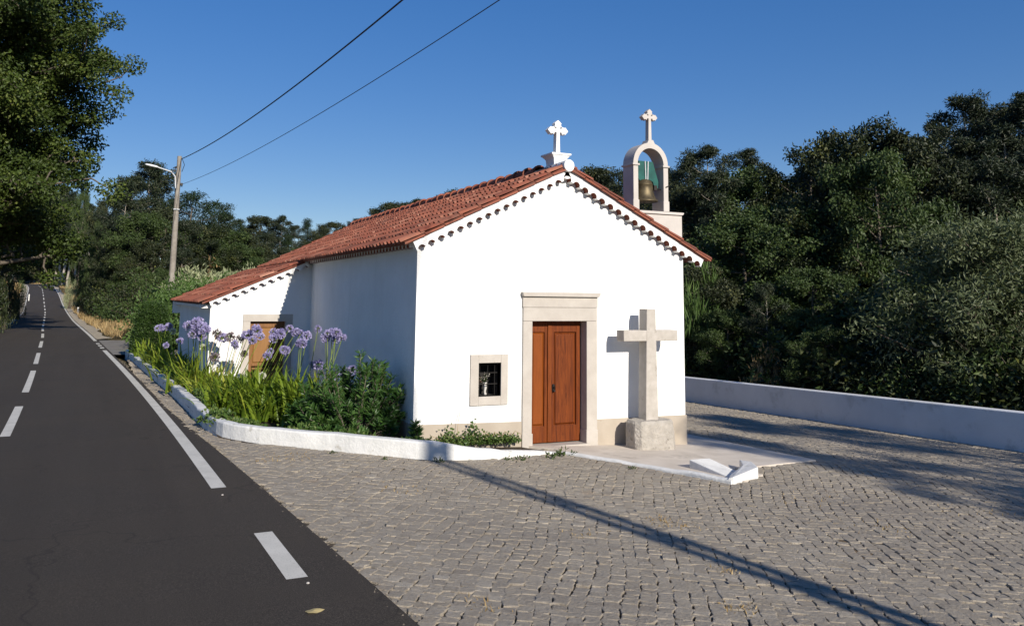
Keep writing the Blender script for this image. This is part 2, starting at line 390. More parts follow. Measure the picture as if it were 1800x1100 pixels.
# yard bed (soil under the cobbles) and the cobbles themselves
xs = np.arange(.95, 17.2, .4); ys = np.arange(-22, 37.2, .5); X2, Y2 = np.meshgrid(xs, ys); Z2 = G(X2, Y2)-.014+.008*np.sin(X2*1.7+.8*np.sin(Y2*.9))*np.sin(Y2*1.3+X2*.4)+rng.normal(0, .003, X2.shape)
ii = np.arange(X2.size).reshape(X2.shape); q = np.stack([ii[:-1, :-1], ii[:-1, 1:], ii[1:, 1:], ii[1:, :-1]], -1).reshape(-1, 4)
tag(raw('yard_bed', np.stack([X2, Y2, Z2], -1), q, np.full(len(q), 4), 'joint_soil'), kind='structure')
def road_edge_x(Y):
    x = np.interp(Y, RY, RP[:, 0]); er = np.array([edge_r(float(a)) for a in np.atleast_1d(Y)]); return x+er
def inside(poly, X, Y):
    r = np.zeros(X.shape, bool); n = len(poly)
    for i in range(n):
        x0, y0 = poly[i]; x1, y1 = poly[(i+1) % n]
        c = ((y0 > Y) != (y1 > Y)); xx = (x1-x0)*(Y-y0)/((y1-y0) if y1 != y0 else 1e-9)+x0
        r ^= c & (X < xx)
    return r
KERB_PX = [(985, 797), (850, 808), (762, 810), (700, 804), (560, 790), (430, 777), (385, 769), (360, 755), (340, 735), (310, 703), (270, 668), (240, 642), (220, 624)]
KERB = [onG(*p) for p in KERB_PX]
FC = [(6.72, 12.45), (8.05, 9.42), (8.78, 9.86), (8.62, 10.35), (10.9, 10.95), (10.75, 14.2), (9.64, 14.4), (9.64, 12.84), (6.4, 12.84)]
def cobbles():
    S = .122; u = np.array([.56, .828]); v = np.array([.828, -.56])
    P = []
    for r in range(-150, 150):
        q = -3+rng.uniform(0, .15)
        while q < 42:
            L = rng.uniform(.088, .145); P.append((r*S, q+L/2, S*.5, L*.5)); q += L
    P = np.array(P); p, q = P[:, 0], P[:, 1]
    wob = .05*np.sin(q*.95+.9*np.sin(p*.8))+.018*np.sin(q*2.9+p*2.8)+.13*np.sin(q*.43+p*.3); dw = .0475*np.cos(q*.95+.9*np.sin(p*.8))+.052*np.cos(q*2.9+p*2.8)+.056*np.cos(q*.43+p*.3)
    pp = p+wob; qq = q+.09*np.sin(p*1.05)+.04*np.sin(p*3.3+q*.4)
    cx = pp*v[0]+qq*u[0]; cy = pp*v[1]+qq*u[1]
    keep = (cy > 1.5) & (cy < 37) & (cx > road_edge_x(cy)+.035+rng.normal(0, .03, len(cx))) & (cx < 17.0) & (cx > .9)
    kp = [(k[0], k[1]) for k in KERB]+[(1.2, 40), (4.4, 40), (4.44, 12.84), (6.5, 12.84)]
    keep &= ~inside(kp, cx, cy) & ~inside(FC, cx, cy)
    keep &= ~((cx > 4.4) & (cx < 9.66) & (cy > 12.8)) & ~((cx > 2.1) & (cy > 20) & (cx < 5))
    P = P[keep]; cx = cx[keep]; cy = cy[keep]; dw = dw[keep]; n = len(cx)
    hx = P[:, 2]*rng.uniform(.915, .985, n); hy = P[:, 3]*rng.uniform(.945, 1.0, n)
    dz = rng.normal(0, .0032, n); tx = rng.normal(0, .028, n); ty = rng.normal(0, .022, n); rot = rng.normal(0, .07, n)
    corners = np.array([(-1, -1), (0, -1.03), (1, -1), (1.03, 0), (1, 1), (0, 1.03), (-1, 1), (-1.03, 0)], float)
    m = 8; ring = []; jit = rng.normal(0, .0085, (n, m, 2))
    for (k, zo) in ((1.0, -.034), (1.0, -.007), (.965, -.0014), (.86, .0)):
        lx = corners[None, :, 0]*hx[:, None]*k+jit[:, :, 0]*k; ly = corners[None, :, 1]*hy[:, None]*k+jit[:, :, 1]*k
        a = lx*np.cos(rot)[:, None]-ly*np.sin(rot)[:, None]+dw[:, None]*ly; b = lx*np.sin(rot)[:, None]+ly*np.cos(rot)[:, None]
        X = cx[:, None]+a*v[0]+b*u[0]; Y = cy[:, None]+a*v[1]+b*u[1]
        ring.append(np.stack([X, Y, G(X, Y)+.004+dz[:, None]+zo+(lx*tx[:, None]+ly*ty[:, None])], -1))
    V = np.stack(ring, 1).reshape(n, 4*m, 3)
    side = np.array([(a+i, a+(i+1) % m, a+m+(i+1) % m, a+m+i) for a in (0, m, 2*m) for i in range(m)]).ravel()
    top = np.arange(3*m, 4*m); one = np.concatenate([side, top]); loops = (np.arange(n)*4*m)[:, None]+one[None]
    sizes = np.tile(np.array([4]*(3*m)+[m]), n)
    tint = np.repeat(np.clip(rng.beta(3.2, 3.2, n), 0, 1), 4*m)
    return raw('cobble_paving', V.reshape(-1, 3), loops, sizes, 'cobble', tint=tint)
tag(cobbles(), kind='structure')

# forecourt slab
fz = lambda x, y: float(G(x, y))+.008
m = MB(); poly = FC
m.rings([[(x, y, fz(x, y)-.3) for x, y in poly], [(x, y, fz(x, y)+.012) for x, y in poly]])
tag(m.build('forecourt', 'forecourt_concrete'), kind='structure')

# ------------------------------------------------------------------ kerbs
def sweep(path, heights, width, name, mat, parent=None, inward=1, base=-.3, bev=.025, origin=None, rough=.006):
    """white kerb: outer edge follows path (list of 3-d ground points), top rises by heights, width goes to the right-hand side"""
    P = [np.array(p, float) for p in path]
    pts = []; hs = []
    for i in range(len(P)-1):
        L = np.linalg.norm(P[i+1]-P[i]); n = max(2, int(L/.22))
        for k in range(n): t = k/n; pts.append(P[i]*(1-t)+P[i+1]*t); hs.append(heights[i]*(1-t)+heights[i+1]*t)
    pts.append(P[-1]); hs.append(heights[-1])
    pts = np.array(pts)
    for _ in range(2):
        q = pts.copy(); q[1:-1] = (pts[:-2]+2*pts[1:-1]+pts[2:])/4; pts = q
    rings = []
    for i in range(len(pts)):
        d = pts[min(i+1, len(pts)-1)]-pts[max(i-1, 0)]; d[2] = 0; d /= np.linalg.norm(d); nrm = np.array([d[1], -d[0], 0])*inward
        p = pts[i]+nrm*rng.normal(0, rough); h = hs[i]+rng.normal(0, rough*.7); w = width
        prof = [(0, base), (0, h-bev), (bev*.3, h-bev*.3), (bev, h), (w-bev, h), (w-bev*.3, h-bev*.3), (w, h-bev), (w, base)]
        rings.append([tuple(p+nrm*a+np.array([0, 0, b])) for a, b in prof])
    m = MB(); m.rings(rings); return m.build(name, mat, parent, smooth=False, origin=origin)
KH = [.02, .15, .25, .25, .24, .23, .23, .23, .24, .24, .22, .21, .20]
k1 = sweep(KERB, KH, .17, 'planter_kerb', 'kerb_paint', origin=KERB[4])
tag(k1, 'long white painted kerb curving round the flower bed beside the road', 'kerb')
kb = [onG(985, 797), onG(1130, 822), onG(1285, 851)]
k2 = sweep(kb, [.03, .04, .06], .13, 'forecourt_kerb', 'kerb_paint', inward=-1, origin=kb[1])
tag(k2, 'low white kerb edging the paved forecourt in front of the wooden door', 'kerb')
ct = thing('corner_kerb', 'white L shaped kerb corner with a raised wedge at the tip of the forecourt', 'kerb', tuple(onG(1300, 850)))
def ground_prism(pts, name, parent, below=.25):
    p = [(onG(x, y), h) for x, y, h in pts]
    m = MB(); m.rings([[(q[0], q[1], q[2]-below) for q, h in p], [(q[0], q[1], q[2]+h) for q, h in p]])
    return bevel(m.build(name, 'kerb_paint', parent), .012)
ground_prism([(1280, 850, .07), (1290, 851, .10), (1333, 841, .16), (1322, 829, .15), (1300, 823, .13), (1306, 833, .13), (1284, 843, .07)], 'kerb_block', ct)
ground_prism([(1212, 825, .145), (1284, 842, .02), (1297, 831, .02), (1247, 822, .145)], 'ramp_wedge', ct)

# ------------------------------------------------------------------ chapel
XL, XR, YF, YB, XM = 4.44, 9.65, 12.84, 26.6, 7.1
def vtop(x): return 4.36-(.49*(XM-x) if x < XM else .505*(x-XM))       # top of the white verge
chapel = thing('chapel', 'small whitewashed chapel with red tiled roof, wooden double door and bell arch', 'chapel', (7.1, 12.84, -.33))
m = MB()
DX0, DX1, DZ0, DZ1 = 6.50, 7.555, -.31, 1.735
WX0, WX1, WZ0, WZ1 = 5.53, 5.93, .53, 1.065
xs = [XL, WX0, WX1, DX0, XM, DX1, XR]
wt = lambda x: vtop(x)-.03
def quad_y(x0, x1, za0, za1, zb0, zb1, y=YF): m.add([(x0, y, za0), (x1, y, za1), (x1, y, zb1), (x0, y, zb0)], [(0, 1, 2, 3)])
for x0, x1 in zip(xs[:-1], xs[1:]):
    lo, hi = -.8, None
    if x0 >= WX0 and x1 <= WX1: quad_y(x0, x1, lo, lo, WZ0, WZ0); lo = WZ1
    if x0 >= DX0 and x1 <= DX1: lo = DZ1
    quad_y(x0, x1, lo, lo, wt(x0), wt(x1))
RD = .24
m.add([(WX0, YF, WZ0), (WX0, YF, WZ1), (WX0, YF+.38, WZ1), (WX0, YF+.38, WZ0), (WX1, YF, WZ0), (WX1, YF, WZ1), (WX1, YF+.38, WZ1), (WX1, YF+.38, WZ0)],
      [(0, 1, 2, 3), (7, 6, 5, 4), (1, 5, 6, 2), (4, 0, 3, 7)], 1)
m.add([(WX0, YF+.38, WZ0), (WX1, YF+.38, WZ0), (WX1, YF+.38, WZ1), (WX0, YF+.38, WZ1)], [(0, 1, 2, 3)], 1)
zl = wt(XL); zR = wt(XR)
m.add([(XL, YF, -.8), (XL, YB, -.8), (XL, YB, zl), (XL, YF, zl)], [(3, 2, 1, 0)])
m.add([(XR, YF, -.8), (XR, YB, -.8), (XR, YB, zR), (XR, YF, zR)], [(0, 1, 2, 3)])
m.add([(XL, YB, -.8), (XR, YB, -.8), (XR, YB, zR), (XM, YB, wt(XM)), (XL, YB, zl)], [(4, 3, 2, 1, 0)])
m.build('wall', ['plaster', 'dark'], chapel)
# plinth
m = MB(); pr = .018
def plinth(x0, x1, z0, z1): m.box(x0, x1, YF-pr, YF+.05, -.8, 0); m.v[-8:] = [(x, y, (z0 if abs(x-x0) < 1e-6 else z1) if z > -.5 else z) for x, y, z in m.v[-8:]]
plinth(XL-pr, 6.322, .14, .10); plinth(7.768, XR+pr, .065, .05)
m.box(XL-pr, XL+.03, YF+.051, YB, -.8, .14); m.box(XR-.03, XR+pr, YF+.051, YB, -.8, .05)
m.build('plinth', 'plinth_stone', chapel)
# door surround
ds = MB(); y0 = YF-.035; y1 = YF+RD
ds.box(6.325, DX0, y0, y1, -.45, 1.735); ds.box(DX1, 7.765, y0, y1, -.45, 1.735)
ds.box(6.325, 7.765, y0-.002, y1, 1.738, 1.965)
ds.box(6.315, 7.775, y0-.006, y1-.1, 1.968, 2.145)
ds.prism_y([(6.29, 2.205), (6.31, 2.148), (7.78, 2.148), (7.81, 2.195), (7.81, 2.225), (6.29, 2.225)], y0-.055, y1-.1)
ds.box(6.318, DX0+.012, y0-.012, y1-.02, -.45, -.10); ds.box(DX1-.012, 7.772, y0-.012, y1-.02, -.45, -.10)
dsu = bevel(ds.build('door_surround', 'stone', chapel), .008)
m = MB(); m.box(DX0-.01, DX1+.01, y0-.05, YF+.3, -.5, -.315); m.build('threshold', 'stone', chapel)
# door: two panelled leaves, the one on the left slightly set back
def leafdoor(x0, x1, z0, z1, y, name, mat, panels, parent, tints=(.1, .35)):
    m = MB(); fr = .085; th = .05
    m.box(x0, x0+fr, y, y+th, z0, z1, 0, tints[0]); m.box(x1-fr, x1, y, y+th, z0, z1, 0, tints[0]+.1)
    zz = [z0]+[z for z in panels]+[z1]
    rails = []
    for z in zz:
        a = max(z0, z-(.045 if z0 < z < z1 else 0)-(0.14 if z == z1 else 0)); b = min(z1, z+(.045 if z0 < z < z1 else 0)+(.27 if z == z0 else 0))
        m.box(x0+fr, x1-fr, y+.002, y+th, a, b, 0, tints[0]+.05); rails.append((a, b))
    for (a0, b0), (a1, b1) in zip(rails[:-1], rails[1:]):
        g = .03; X0, X1, Z0, Z1 = x0+fr, x1-fr, b0, a1
        m.add([(X0, y+.035, Z0), (X1, y+.035, Z0), (X1, y+.035, Z1), (X0, y+.035, Z1)], [(0, 1, 2, 3)], 0, tints[1])
        a_, b_ = X0+.012, X1-.012
        o = [(a_, y+.034, Z0+.012), (b_, y+.034, Z0+.012), (b_, y+.034, Z1-.012), (a_, y+.034, Z1-.012)]
        i_ = [(a_+g, y+.008, Z0+.012+g), (b_-g, y+.008, Z0+.012+g), (b_-g, y+.008, Z1-.012-g), (a_+g, y+.008, Z1-.012-g)]
        m.add(o+i_, [(4, 5, 6, 7), (0, 1, 5, 4), (1, 2, 6, 5), (2, 3, 7, 6), (3, 0, 4, 7)], 0, tints[1])
    return bevel(m.build(name, mat, parent), .004)
door = thing('door', None, None, (7.03, YF+RD, DZ0)); door.parent = chapel
door.location = np.array([7.03, YF+RD, DZ0])-WL[chapel.name]
yd = YF+.165; xm = 6.93
leafdoor(DX0+.012, xm-.003, DZ0+.012, DZ1-.05, yd+.012, 'door_leaf', 'door_wood', [], door, (.08, .62))
leafdoor(xm+.003, DX1-.01, DZ0+.012, DZ1-.05, yd, 'door_leaf', 'door_wood', [], door, (.0, .06))
m = MB(); m.box(DX0+.002, DX1-.002, yd+.06, yd+.07, DZ0, DZ1-.002, 0, 0); m.box(DX0+.002, DX1-.002, yd+.01, yd+.06, DZ1-.048, DZ1-.002, 0, 0)
m.box(xm-.035, xm+.03, yd-.014, yd+.02, DZ0+.02, DZ1-.055, 0, .3)
m.build('door_frame', 'door_wood', door)
m = MB(); m.lathe([(.012, -.07), (.026, -.05), (.028, .05), (.012, .07)], (xm+.075, yd-.004, .60), 12); m.tube([(xm+.075, yd-.02, .63), (xm+.075, yd-.06, .62), (xm+.075, yd-.06, .55), (xm+.075, yd-.02, .54)], .010, 8)
m.build('door_handle', 'iron', door)
# window
win = MB(); y0 = YF-.03
win.box(5.385, WX0, y0, YF+.12, .39, 1.20); win.box(WX1, 6.055, y0, YF+.12, .39, 1.20)
win.box(WX0, WX1, y0+.001, YF+.12, WZ1, 1.199); win.box(WX0, WX1, y0+.001, YF+.12, .391, WZ0)
w0 = thing('window', None, None, (5.73, YF, .53)); w0.parent = chapel; w0.location = np.array([5.73, YF, .53])-WL[chapel.name]
bevel(win.build('window_frame', 'stone', w0), .005)
m = MB()
for x in (5.60, 5.745, 5.87): m.tube([(x, YF+.10, WZ0-.01), (x, YF+.10, WZ1+.01)], .0065, 6)
for z in (.715, .895): m.tube([(WX0-.01, YF+.10, z), (WX1+.01, YF+.10, z)], .0075, 6)
m.build('window_grille', 'iron', w0)
# niche items: two small vases with flowers on the inner sill
def vase(loc, h, mat, label, pm, n=26, sp=.07):
    v = thing('flower_vase', label, 'vase', loc)
    x, y, z = loc; m = MB(); m.lathe([(.03*h/.2, 0), (.034*h/.2, .01), (.018*h/.2, .25*h), (.036*h/.2, .62*h), (.026*h/.2, .82*h), (.04*h/.2, h), (.034*h/.2, h), (.02*h/.2, .8*h)], loc, 14)
    m.build('vase_body', mat, v, smooth=True)
    c = np.array([x, y, z+h+.07]); P = c+rng.normal(0, 1, (n, 3))*[sp*.6, sp*.4, sp*.55]; V = []; L = []
    m = MB()
    for p in P: m.tube([(x, y, z+h*.9), tuple((p+c)/2-[0, 0, .02]), tuple(p)], .0025, 4)
    m.build('flower_stems', 'shrub_leaf', v)
    m = MB()
    for p in P:
        for k in range(5):
            a = rng.uniform(0, 2*PI); e = rng.uniform(-.6, 1); d = np.array([math.cos(a)*math.cos(e), math.sin(a)*math.cos(e), math.sin(e)]); s_ = np.cross(d, [0, 0, 1]); s_ /= np.linalg.norm(s_)+1e-6
            m.add([p, p+d*.012+s_*.008, p+d*.026, p+d*.012-s_*.008], [(0, 1, 2, 3)])
    m.build('flowers', pm, v)
vase((5.755, YF+.23, WZ0), .20, 'ceramic', 'white waisted vase of dried flowers in the barred niche, the larger one in the middle', 'petal_white', 30, .08)
vase((5.61, YF+.22, WZ0), .15, 'ceramic', 'small vase of pale and pinkish flowers at the left side of the barred niche', 'petal_pink', 26, .07)

# verge: white mortar band whose lower edge is a row of half-round tile ends
def scallop(P0, P1, nrm, wall, depth, hgt, name, parent, spacing=.187, r=.067, drop=.165):
    """P0,P1: top line; hanging straight down from it; nrm = direction out of the wall (unit); depth = how far it stands out"""
    P0, P1, nrm = [np.array(p, float) for p in (P0, P1, nrm)]
    L = np.linalg.norm(P1-P0); d = (P1-P0)/L; n = max(1, int(round(L/spacing))); sp = L/n
    down = np.cross(d, nrm); down = down/np.linalg.norm(down)
    if down[2] > 0: down = -down
    S = []; K = []
    for k in range(n):
        c = (k+.5)*sp
        S.append((k*sp+.0001, drop)); K.append(0); S.append((c-r-.001, drop)); K.append(0)
        for a in np.linspace(PI, 0, 10): S.append((c+r*math.cos(a), drop-r*.95*math.sin(a))); K.append(1)
        S.append((c+r+.001, drop)); K.append(0)
    S.append((L, drop)); K.append(0)
    m = MB(); V = []
    for s_, h in S:
        t = P0+d*s_
        for q in (t+nrm*depth, t+nrm*depth+down*h, t+down*h*1.0, t): V.append(tuple(q))
    fs = []; ms = []
    for i in range(len(S)-1):
        a = 4*i; b = a+4
        fs += [(a, a+1, b+1, b), (a+1, a+2, b+2, b+1), (a+3, a, b, b+3)]; notch = K[i] == 1 and K[i+1] == 1
        ms += [0, 1 if notch else 0, 0]
    fs += [(0, 3, 2, 1), (len(V)-4, len(V)-3, len(V)-2, len(V)-1)]; ms += [0, 0]
    k = len(m.v); m.v = V; m.t = [.25]*len(V); m.f = [list(f) for f in fs]; m.m = ms
    return m.build(name, ['plaster', 'terracotta'], parent)
vd = .15
scallop((4.31, YF, vtop(4.31)), (XM, YF, vtop(XM)), (0, -1, 0), 0, vd, .1, 'gable_cornice', chapel)
scallop((XM, YF, vtop(XM)), (10.02, YF, vtop(10.02)), (0, -1, 0), 0, vd, .1, 'gable_cornice', chapel)
m = MB(); vt = vtop(XM); m.prism_y([(XM, vt-.178), (XM+.098, vt-.150), (XM+.02, vt-.004), (XM-.02, vt-.004), (XM-.098, vt-.150)], YF-vd+.003, YF-.001); m.build('apex_block', 'plaster', chapel)
# eaves cornice on the side walls
zc = vtop(XL)-.02
scallop((XL, YF+.01, zc), (XL, 20.55, zc), (-1, 0, 0), 0, .13, .1, 'eaves_cornice', chapel, spacing=.19, r=.065, drop=.14)
scallop((XR, YF+.01, vtop(XR)-.02), (XR, YB, vtop(XR)-.02), (1, 0, 0), 0, .33, .1, 'eaves_cornice', chapel, spacing=.19, r=.065, drop=.14)

# roof tiles
def tiles(eave, ridge, y0, y1, name, parent, col=.205, course=.36, sgn=1):
    """eave, ridge = (x,z); tiles run up the slope between them; columns march along Y"""
    e = np.array([eave[0], 0, eave[1]]); r = np.array([ridge[0], 0, ridge[1]]); up = r-e; L = np.linalg.norm(up); up /= L
    nrm = np.array([-up[2]*np.sign(up[0]), 0, abs(up[0])])
    nc = int(round((y1-y0)/col)); cw = (y1-y0)/nc; nk = int(math.ceil(L/course)); ns = 9
    u = np.linspace(0, 1, ns); h = np.where(u < .62, .052*np.sin(PI*np.clip(u/.62, 0, 1))**.8, -.016*np.sin(PI*(u-.62)/.38))
    V = []; Q = []; Tn = []
    for c in range(nc):
        wob = rng.normal(0, .004)
        for k in range(nk):
            s0 = k*course-.035+rng.normal(0, .008)*(k > 0)-(.02 if k == 0 else 0); s1 = min(L, (k+1)*course+.02)
            t = float(np.clip(.42+rng.normal(0, .27), 0, 1)); base = len(V)
            lift = rng.normal(0, .003)
            for (s_, ex, sc) in ((s0, .026, 1.06), (s0+.012, .026, 1.06), (s1, .002, .92)):
                for j in range(ns):
                    y = y0+(c+u[j])*cw+wob
                    p = e+up*s_+nrm*(h[j]*sc+ex+lift); V.append((p[0], y, p[2])); Tn.append(t)
            for j in range(ns): # front lip
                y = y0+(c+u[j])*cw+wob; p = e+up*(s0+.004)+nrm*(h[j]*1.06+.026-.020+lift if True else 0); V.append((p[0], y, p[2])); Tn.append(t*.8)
            for j in range(ns-1):
                for a in (0, 1): Q.append((base+a*ns+j, base+a*ns+j+1, base+(a+1)*ns+j+1, base+(a+1)*ns+j))
                Q.append((base+3*ns+j, base+3*ns+j+1, base+j+1, base+j))
    # under-board
    b = len(V)
    for yy in (y0, y1):
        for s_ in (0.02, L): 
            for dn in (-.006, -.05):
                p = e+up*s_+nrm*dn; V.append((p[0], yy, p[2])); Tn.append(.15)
    # order: y0:e(t,b) r(t,b)  y1:e(t,b) r(t,b)
    Q += [(b, b+2, b+6, b+4), (b+1, b+5, b+7, b+3), (b, b+4, b+5, b+1), (b, b+1, b+3, b+2), (b+4, b+6, b+7, b+5)]
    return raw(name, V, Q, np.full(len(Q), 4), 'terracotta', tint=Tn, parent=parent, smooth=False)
roof = thing('roof', None, None, (7.1, 19.6, 2.9)); roof.parent = chapel; roof.location = np.array([7.1, 19.6, 2.9])-WL[chapel.name]
VY = YF-vd-.03
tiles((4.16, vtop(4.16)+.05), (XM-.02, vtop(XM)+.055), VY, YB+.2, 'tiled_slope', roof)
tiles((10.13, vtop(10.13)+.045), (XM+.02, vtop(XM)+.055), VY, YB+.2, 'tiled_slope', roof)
# verge tiles: a thin terracotta lip over the white band
m = MB()
for sx in (-1, 1):
    xe = 4.16 if sx < 0 else 10.14; n = 9
    for k in range(n):
        a = xe+(XM-xe)*k/n; b = xe+(XM-xe)*(k+1.06)/n
        za, zb = vtop(a)+.012, vtop(b)+.002
        t = rng.uniform(.2, .7)
        m.add([(a, VY-.03, za), (b, VY-.03, zb), (b, VY-.03, zb+.028), (a, VY-.03, za+.034), (a, VY+.2, za+.01), (b, VY+.2, zb+.01), (b, VY+.2, zb+.055), (a, VY+.2, za+.065)],
              [(0, 1, 2, 3), (3, 2, 6, 7), (0, 4, 5, 1), (0, 3, 7, 4), (1, 5, 6, 2)], 0, t)
m.build('verge_tiles', 'terracotta', roof)
m = MB(); y = 13.75; zrg = vtop(XM)+.055
m.box(XM-.11, XM+.11, YF+.35, YB+.15, zrg-.08, zrg+.035, 1)
while y < YB+.2:
    t = rng.uniform(.15, .6); r0 = .128; L = .52; jx = rng.normal(0, .008); jz = rng.normal(0, .006)
    rings = []
    for (yy, rr, zz) in ((y, r0+.012, .03), (y+.04, r0+.010, .03), (y+.05, r0, .022), (y+L, r0-.014, .0)):
        rings.append([(XM+jx+rr*math.cos(a), yy, zrg+jz+zz+rr*math.sin(a)*.95) for a in np.linspace(-.25, PI+.25, 13)])
    for A, B in zip(rings[:-1], rings[1:]):
        for i in range(12): m.add([A[i], A[i+1], B[i+1], B[i]], [(0, 1, 2, 3)], 0, t)
    R0 = rings[0]; Ri = [(XM+jx+(r0-.012)*math.cos(a), y+.002, zrg+jz+.02+(r0-.012)*math.sin(a)*.9) for a in np.linspace(-.25, PI+.25, 13)]
    for i in range(12): m.add([R0[i], Ri[i], Ri[i+1], R0[i+1]], [(0, 1, 2, 3)], 0, t)
    y += .42
m.build('ridge_tiles', ['terracotta', 'plinth_stone'], roof)
# ridge end boss, flush white half-round at the apex
m = MB(); cz = vtop(XM)+.05
m.rings([[(XM+.102*math.cos(a), yy, cz+.108*math.sin(a)) for a in np.linspace(0, 2*PI, 28, endpoint=False)] for yy in (YF-vd-.075, YF+.55)])
bevel(m.build('ridge_end', 'plaster', roof), .012)
# gable cross on its flared pedestal
def budded_cross(cx, y0, y1, z0, h, w, armz, t, name, mat, parent):
    """outline of a cross with pointed trefoil ends"""
    b = t*1.05
    hd = h
    pts = [(t*.62, 0), (t*.46, armz-t*.55)]
    def arm(x0, ax, ay):  # outline of one bud tip, in arm coordinates (along, across)
        return [(x0, -t*.42), (x0+b*.25, -b), (x0+b*.75, -b*.75), (x0+b*1.05, -b*.95), (x0+b*1.9, 0), (x0+b*1.05, b*.95), (x0+b*.75, b*.75), (x0+b*.25, b), (x0, t*.42)]
    al = w/2-b*1.9; tl = h-armz-b*1.9
    A = [(p[0], armz+p[1]) for p in [(q[0], q[1]) for q in arm(al, 1, 0)]]
    Tp = [(-p[1], armz+p[0]) for p in arm(tl, 0, 1)]
    Lf = [(-p[0], armz-p[1]) for p in arm(al, 1, 0)]
    out = [(t*.6, 0), (t*.46, armz-t*.5)]+A+[(t*.46, armz+t*.5)]+Tp+[(-t*.46, armz+t*.5)]+Lf+[(-t*.46, armz-t*.5), (-t*.6, 0)]
    m = MB(); m.prism_y([(cx+x, z0+z) for x, z in out], y0, y1)
    o = m.build(name, mat, parent); md = o.modifiers.new('bevel', 'BEVEL'); md.width = .008; md.segments = 2; md.limit_method = 'ANGLE'; md.angle_limit = .6
    return o
gy0 = 13.16
gc = thing('gable_cross', None, None, (7.16, gy0, 4.42)); gc.parent = chapel; gc.location = np.array([7.16, gy0, 4.42])-WL[chapel.name]
m = MB(); cx = 7.155
def sq(z, hx, hy): return [(cx-hx, gy0-hy*.75, z), (cx+hx, gy0-hy*.75, z), (cx+hx, gy0+hy*1.25, z), (cx-hx, gy0+hy*1.25, z)]
m.rings([sq(4.30, .14, .16), sq(4.52, .125, .15), sq(4.60, .135, .16), sq(4.655, .175, .20), sq(4.665, .195, .22), sq(4.695, .195, .22)])
m.build('cross_pedestal', 'plaster', gc)
budded_cross(cx+.0, gy0-.03, gy0+.09, 4.694, .625, .42, .43, .072, 'cross', 'plaster', gc)
# belfry
BY0, BY1 = 13.30, 13.66
bel = thing('belfry', None, None, (9.3, BY0, 2.8)); bel.parent = chapel; bel.location = np.array([9.3, BY0, 2.8])-WL[chapel.name]
m = MB(); m.box(8.72, 10.0, BY0+.02, BY1+.22, 2.4, 3.745, bev=.0); m.build('belfry_base', 'belfry_render', bel)
m = MB(); m.prism_y([(8.72, 3.748), (10.0, 3.748), (10.03, 3.775), (10.03, 3.80), (8.69, 3.80), (8.69, 3.775)], BY0-.015, BY1+.25); bevel(m.build('belfry_cap', 'belfry_render', bel), .006)
ax0, ax1, ao = 8.865, 9.685, .105
cxa = (ax0+ax1)/2; zs = 4.66; Ro = (ax1-ax0)/2-.012; Ri = Ro-ao*.95
m = MB()
m.box(ax0+.012, ax0+ao+.012, BY0, BY1, 3.802, zs-.001); m.build('arch_pier', 'belfry_render', bel)
m = MB(); m.box(ax1-ao-.012, ax1-.012, BY0, BY1, 3.802, zs-.001); m.build('arch_pier', 'belfry_render', bel)
for x0, x1 in ((ax0-.002, ax0+ao+.026), (ax1-ao-.026, ax1+.002)):
    m = MB(); m.box(x0, x1, BY0-.014, BY1+.014, 3.803, 4.0); bevel(m.build('pier_base', 'belfry_render', bel), .006)
    m = MB(); m.box(x0-.012, x1+.012, BY0-.026, BY1+.026, zs-.002, zs+.034); bevel(m.build('impost', 'belfry_render', bel), .006)
m = MB(); rings = []
for a in np.linspace(0, PI, 33):
    ca, sa = math.cos(a), math.sin(a)*1.06
    rings.append([(cxa+Ri*ca, BY0, zs+.035+Ri*sa), (cxa+Ro*ca, BY0, zs+.035+Ro*sa), (cxa+Ro*ca, BY1, zs+.035+Ro*sa), (cxa+Ri*ca, BY1, zs+.035+Ri*sa)])
m.rings(rings); m.build('arch', 'belfry_render', bel)
ztop = zs+.035+Ro*1.06
m = MB(); m.rings([[(cxa+.045+sx*w, BY0+.05+sy, z) for sx, sy in ((-1, 0), (1, 0), (1, .2), (-1, .2))] for z, w in ((ztop-.06, .10), (ztop+.005, .085), (ztop+.07, .05))]); m.build('cross_pedestal', 'belfry_render', bel)
budded_cross(cxa+.045, BY0+.08, BY0+.19, ztop+.05, .64, .36, .475, .062, 'cross', 'belfry_render', bel)
# bell and its green headstock, hanging in the arch
bx, by, bz = cxa-.035, (BY0+BY1)/2, 3.985
bell = thing('bell', 'bronze church bell hung from a green headstock in the white bell arch', 'bell', (bx, by, bz))
m = MB(); pro = [(.180, 0), (.186, .012), (.178, .028), (.150, .07), (.130, .14), (.120, .22), (.114, .30), (.117, .305), (.117, .318), (.110, .325), (.102, .36), (.08, .39), (.045, .405), (.0, .41)]
m.lathe([(r*1.42 if r > 0 else .001, z*1.08) for r, z in pro], (bx, by, bz), 40); 
m.lathe([(.235, .004), (.19, .05), (.165, .14), (.14, .3), (.02, .36)], (bx, by, bz), 24)
m.build('bell_body', 'bronze', bell, smooth=True)
m = MB(); m.tube([(bx, by, bz+.30), (bx, by, bz+.03)], .012, 8); m.lathe([(.005, -.03), (.03, -.015), (.034, .01), (.01, .04)], (bx, by, bz+.01), 12); m.build('clapper', 'iron', bell)
m = MB()
hs = [(-.20, .47), (-.145, .70), (.135, .70), (.20, .52), (.245, .40), (.235, .30), (.17, .31), (.13, .40), (.07, .425), (-.07, .425), (-.12, .40)]
hs = [(x*1.15, .40+(z-.40)*1.3) for x, z in hs][::-1]
m.prism_y([(bx+.02+x, bz+z) for x, z in hs][::-1], by-.045, by+.045)
m.build('headstock', 'yoke_green', bell)
m = MB()
for x in (-.035, .035): m.tube([(bx+x*.6+.02, by-.06, bz+.40), (bx+x+.02, by-.06, bz+.79)], .011, 6)
m.build('strap', 'galvanised', bell)
